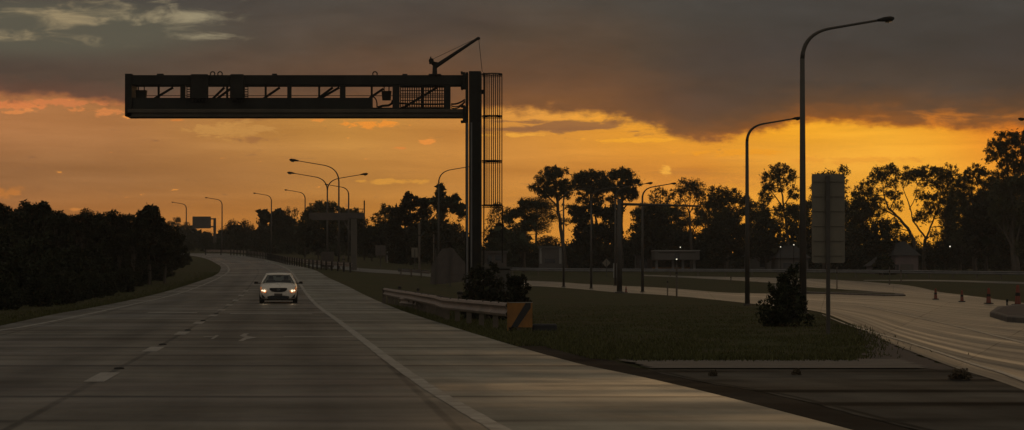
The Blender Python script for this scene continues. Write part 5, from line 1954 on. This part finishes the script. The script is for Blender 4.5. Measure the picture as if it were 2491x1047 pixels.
deckM = g.ramp(g.m('DIVIDE', h_, .4, clamp=True), [(0, lin((140, 88, 50))), (.05, lin((120, 79, 48))), (.2, lin((103, 72, 51))), (.45, lin((84, 69, 57))), (.75, lin((70, 66, 61))), (1, lin((64, 63, 61)))])
deckR = g.ramp(g.m('DIVIDE', h_, .4, clamp=True), [(0, lin((200, 112, 32))), (.05, lin((136, 82, 40))), (.14, lin((96, 68, 48))), (.28, lin((70, 60, 53))), (.5, lin((59, 57, 55))), (1, lin((62, 63, 62)))])
deck = g.mix(g.sstep(U, T(200), T(1100)), deckL, deckM)
deck = g.mix(g.sstep(U, T(1500), T(1950)), deck, deckR)
kd = g.lerp(nz(2.2, 8, 31.0, 6, .55, .5), .28, .72, .84, 1.16)
kd = g.m('MULTIPLY', kd, g.lerp(nz(7, 24, 33.0, 6, .6, .5), .3, .7, .91, 1.09))
deck = g.mix(1.0, deck, g.xyz(kd, kd, kd), 'MULTIPLY')
deck = g.mix(g.m('MULTIPLY', g.sstep(nz(1.6, 5, 36.0, 4, .5), .46, .66), .25), deck, lin((66, 58, 58)))
# orange glow leaking into the deck edge on the right
gl_ = g.m('MULTIPLY', g.sstep(nz(9, 30, 41.0, 7, .62, .5), .46, .66), g.gauss(U, V, T(2300), .360, .20, .030))
deck = g.mix(g.m('MULTIPLY', gl_, .85), deck, lin((222, 128, 36)))
# teal and cream opening at the upper left
op = g.m('ADD', g.gauss(U, V, T(120), .585, .45, .075), 0.0)
deck = g.mix(g.m('MULTIPLY', g.sstep(op, .15, .8), .75), deck, lin((92, 90, 76)))
gap = g.m('ADD', g.m('MULTIPLY', g.m('SUBTRACT', nz(8, 30, 52.0, 8, .62, .5), .5), 3.0),
          g.m('ADD', g.m('ADD', g.m('MULTIPLY', g.gauss(U, V, T(230), .620, .26, .020), .62), g.m('MULTIPLY', g.gauss(U, V, T(10), .572, .17, .022), .72)),
              g.m('ADD', g.m('MULTIPLY', g.gauss(U, V, T(520), .572, .09, .012), .55), g.m('MULTIPLY', g.gauss(U, V, T(500), .618, .12, .018), .42))))
nish = g.n.new('ShaderNodeTexSky')
nish.sky_type = 'NISHITA'
nish.sun_disc = False
SUN_EL, SUN_AZ = math.radians(3.4), math.atan((2120 - CX) / FPX)
nish.sun_elevation = SUN_EL
nish.sun_rotation = SUN_AZ
inside = g.m('MULTIPLY', g.m('SUBTRACT', 1.0, g.sstep(U, T(560), T(640))), g.sstep(V, .535, .56))
gcol = g.mix(g.sstep(U, T(150), T(560)), lin((158, 140, 106)), lin((160, 148, 118)))
deck = g.mix(g.m('MULTIPLY', g.m('MULTIPLY', g.sstep(gap, .10, 1.15), inside), .95), deck, gcol)
sky = g.mix(cover, under, deck)
# overhead and behind the camera: even grey dusk cloud
oh = g.noise(dirv, 3.0, 5, .55)
over = g.mix(g.lerp(oh, .3, .7, 0, 1), lin((70, 68, 66)), lin((112, 106, 96)))
sky = g.mix(g.sstep(V, .75, 2.2), sky, over)
back = g.mix(g.sstep(V, .0, 3.0), lin((132, 125, 117)), lin((132, 126, 116)))
away = g.sstep(g.m('ABSOLUTE', az), .7, 1.9)
sky = g.mix(away, sky, back)
# a breath of clear-sky light through the cloud
nm_ = g.mix(1.0, nish.outputs[0], (.0004, .0004, .0004), 'MULTIPLY')
sky = g.mix(1.0, sky, nm_, 'ADD')
g.put(bg.inputs[0], sky)
bg.inputs[1].default_value = 1.0
W.cycles.sampling_method = 'MANUAL'
W.cycles.sample_map_resolution = 2048

S = bpy.data.lights.new('sun', 'SUN')
S.energy = .10
S.angle = math.radians(20)
S.color = (1, .62, .28)
so_ = bpy.data.objects.new('sun', S)
COL.objects.link(so_)
d = Vector((math.sin(SUN_AZ) * math.cos(SUN_EL), math.cos(SUN_AZ) * math.cos(SUN_EL), math.sin(SUN_EL)))
so_.rotation_euler = d.to_track_quat('Z', 'Y').to_euler()
so_.location = (30, 60, 40)

hz = MB().box(-950, 950, -200, 1350, -1.0, 34).build('haze', 'black')
hz.data.materials.clear()
m = bpy.data.materials.new('haze_air')
m.use_nodes = True
m.node_tree.nodes.clear()
pv = m.node_tree.nodes.new('ShaderNodeVolumePrincipled')
pv.inputs['Color'].default_value = (.9, .86, .8, 1)
pv.inputs['Density'].default_value = .00022
pv.inputs['Anisotropy'].default_value = .45
ou = m.node_tree.nodes.new('ShaderNodeOutputMaterial')
m.node_tree.links.new(pv.outputs[0], ou.inputs['Volume'])
hz.data.materials.append(m)
tag(hz, 'thin dusk haze in the air', 'haze', None, 'stuff')

# ------------------------------------------------------------------ camera and render settings
cam = bpy.data.cameras.new('camera')
cam.sensor_width = 36
cam.sensor_fit = 'HORIZONTAL'
cam.lens = FPX / 2491 * 36
cam.clip_start = .5
cam.clip_end = 20000
co = bpy.data.objects.new('camera', cam)
COL.objects.link(co)
co.location = (0, 0, EYE)
co.rotation_euler = (PI / 2 + PITCH, 0, 0)
SC.camera = co
SC.view_settings.view_transform = 'Standard'
SC.view_settings.look = 'None'
SC.view_settings.exposure = 0
SC.view_settings.gamma = 1
SC.render.engine = 'CYCLES'
SC.cycles.use_denoising = True
SC.cycles.max_bounces = 6
SC.cycles.transparent_max_bounces = 12
SC.cycles.caustics_reflective = False
SC.cycles.caustics_refractive = False
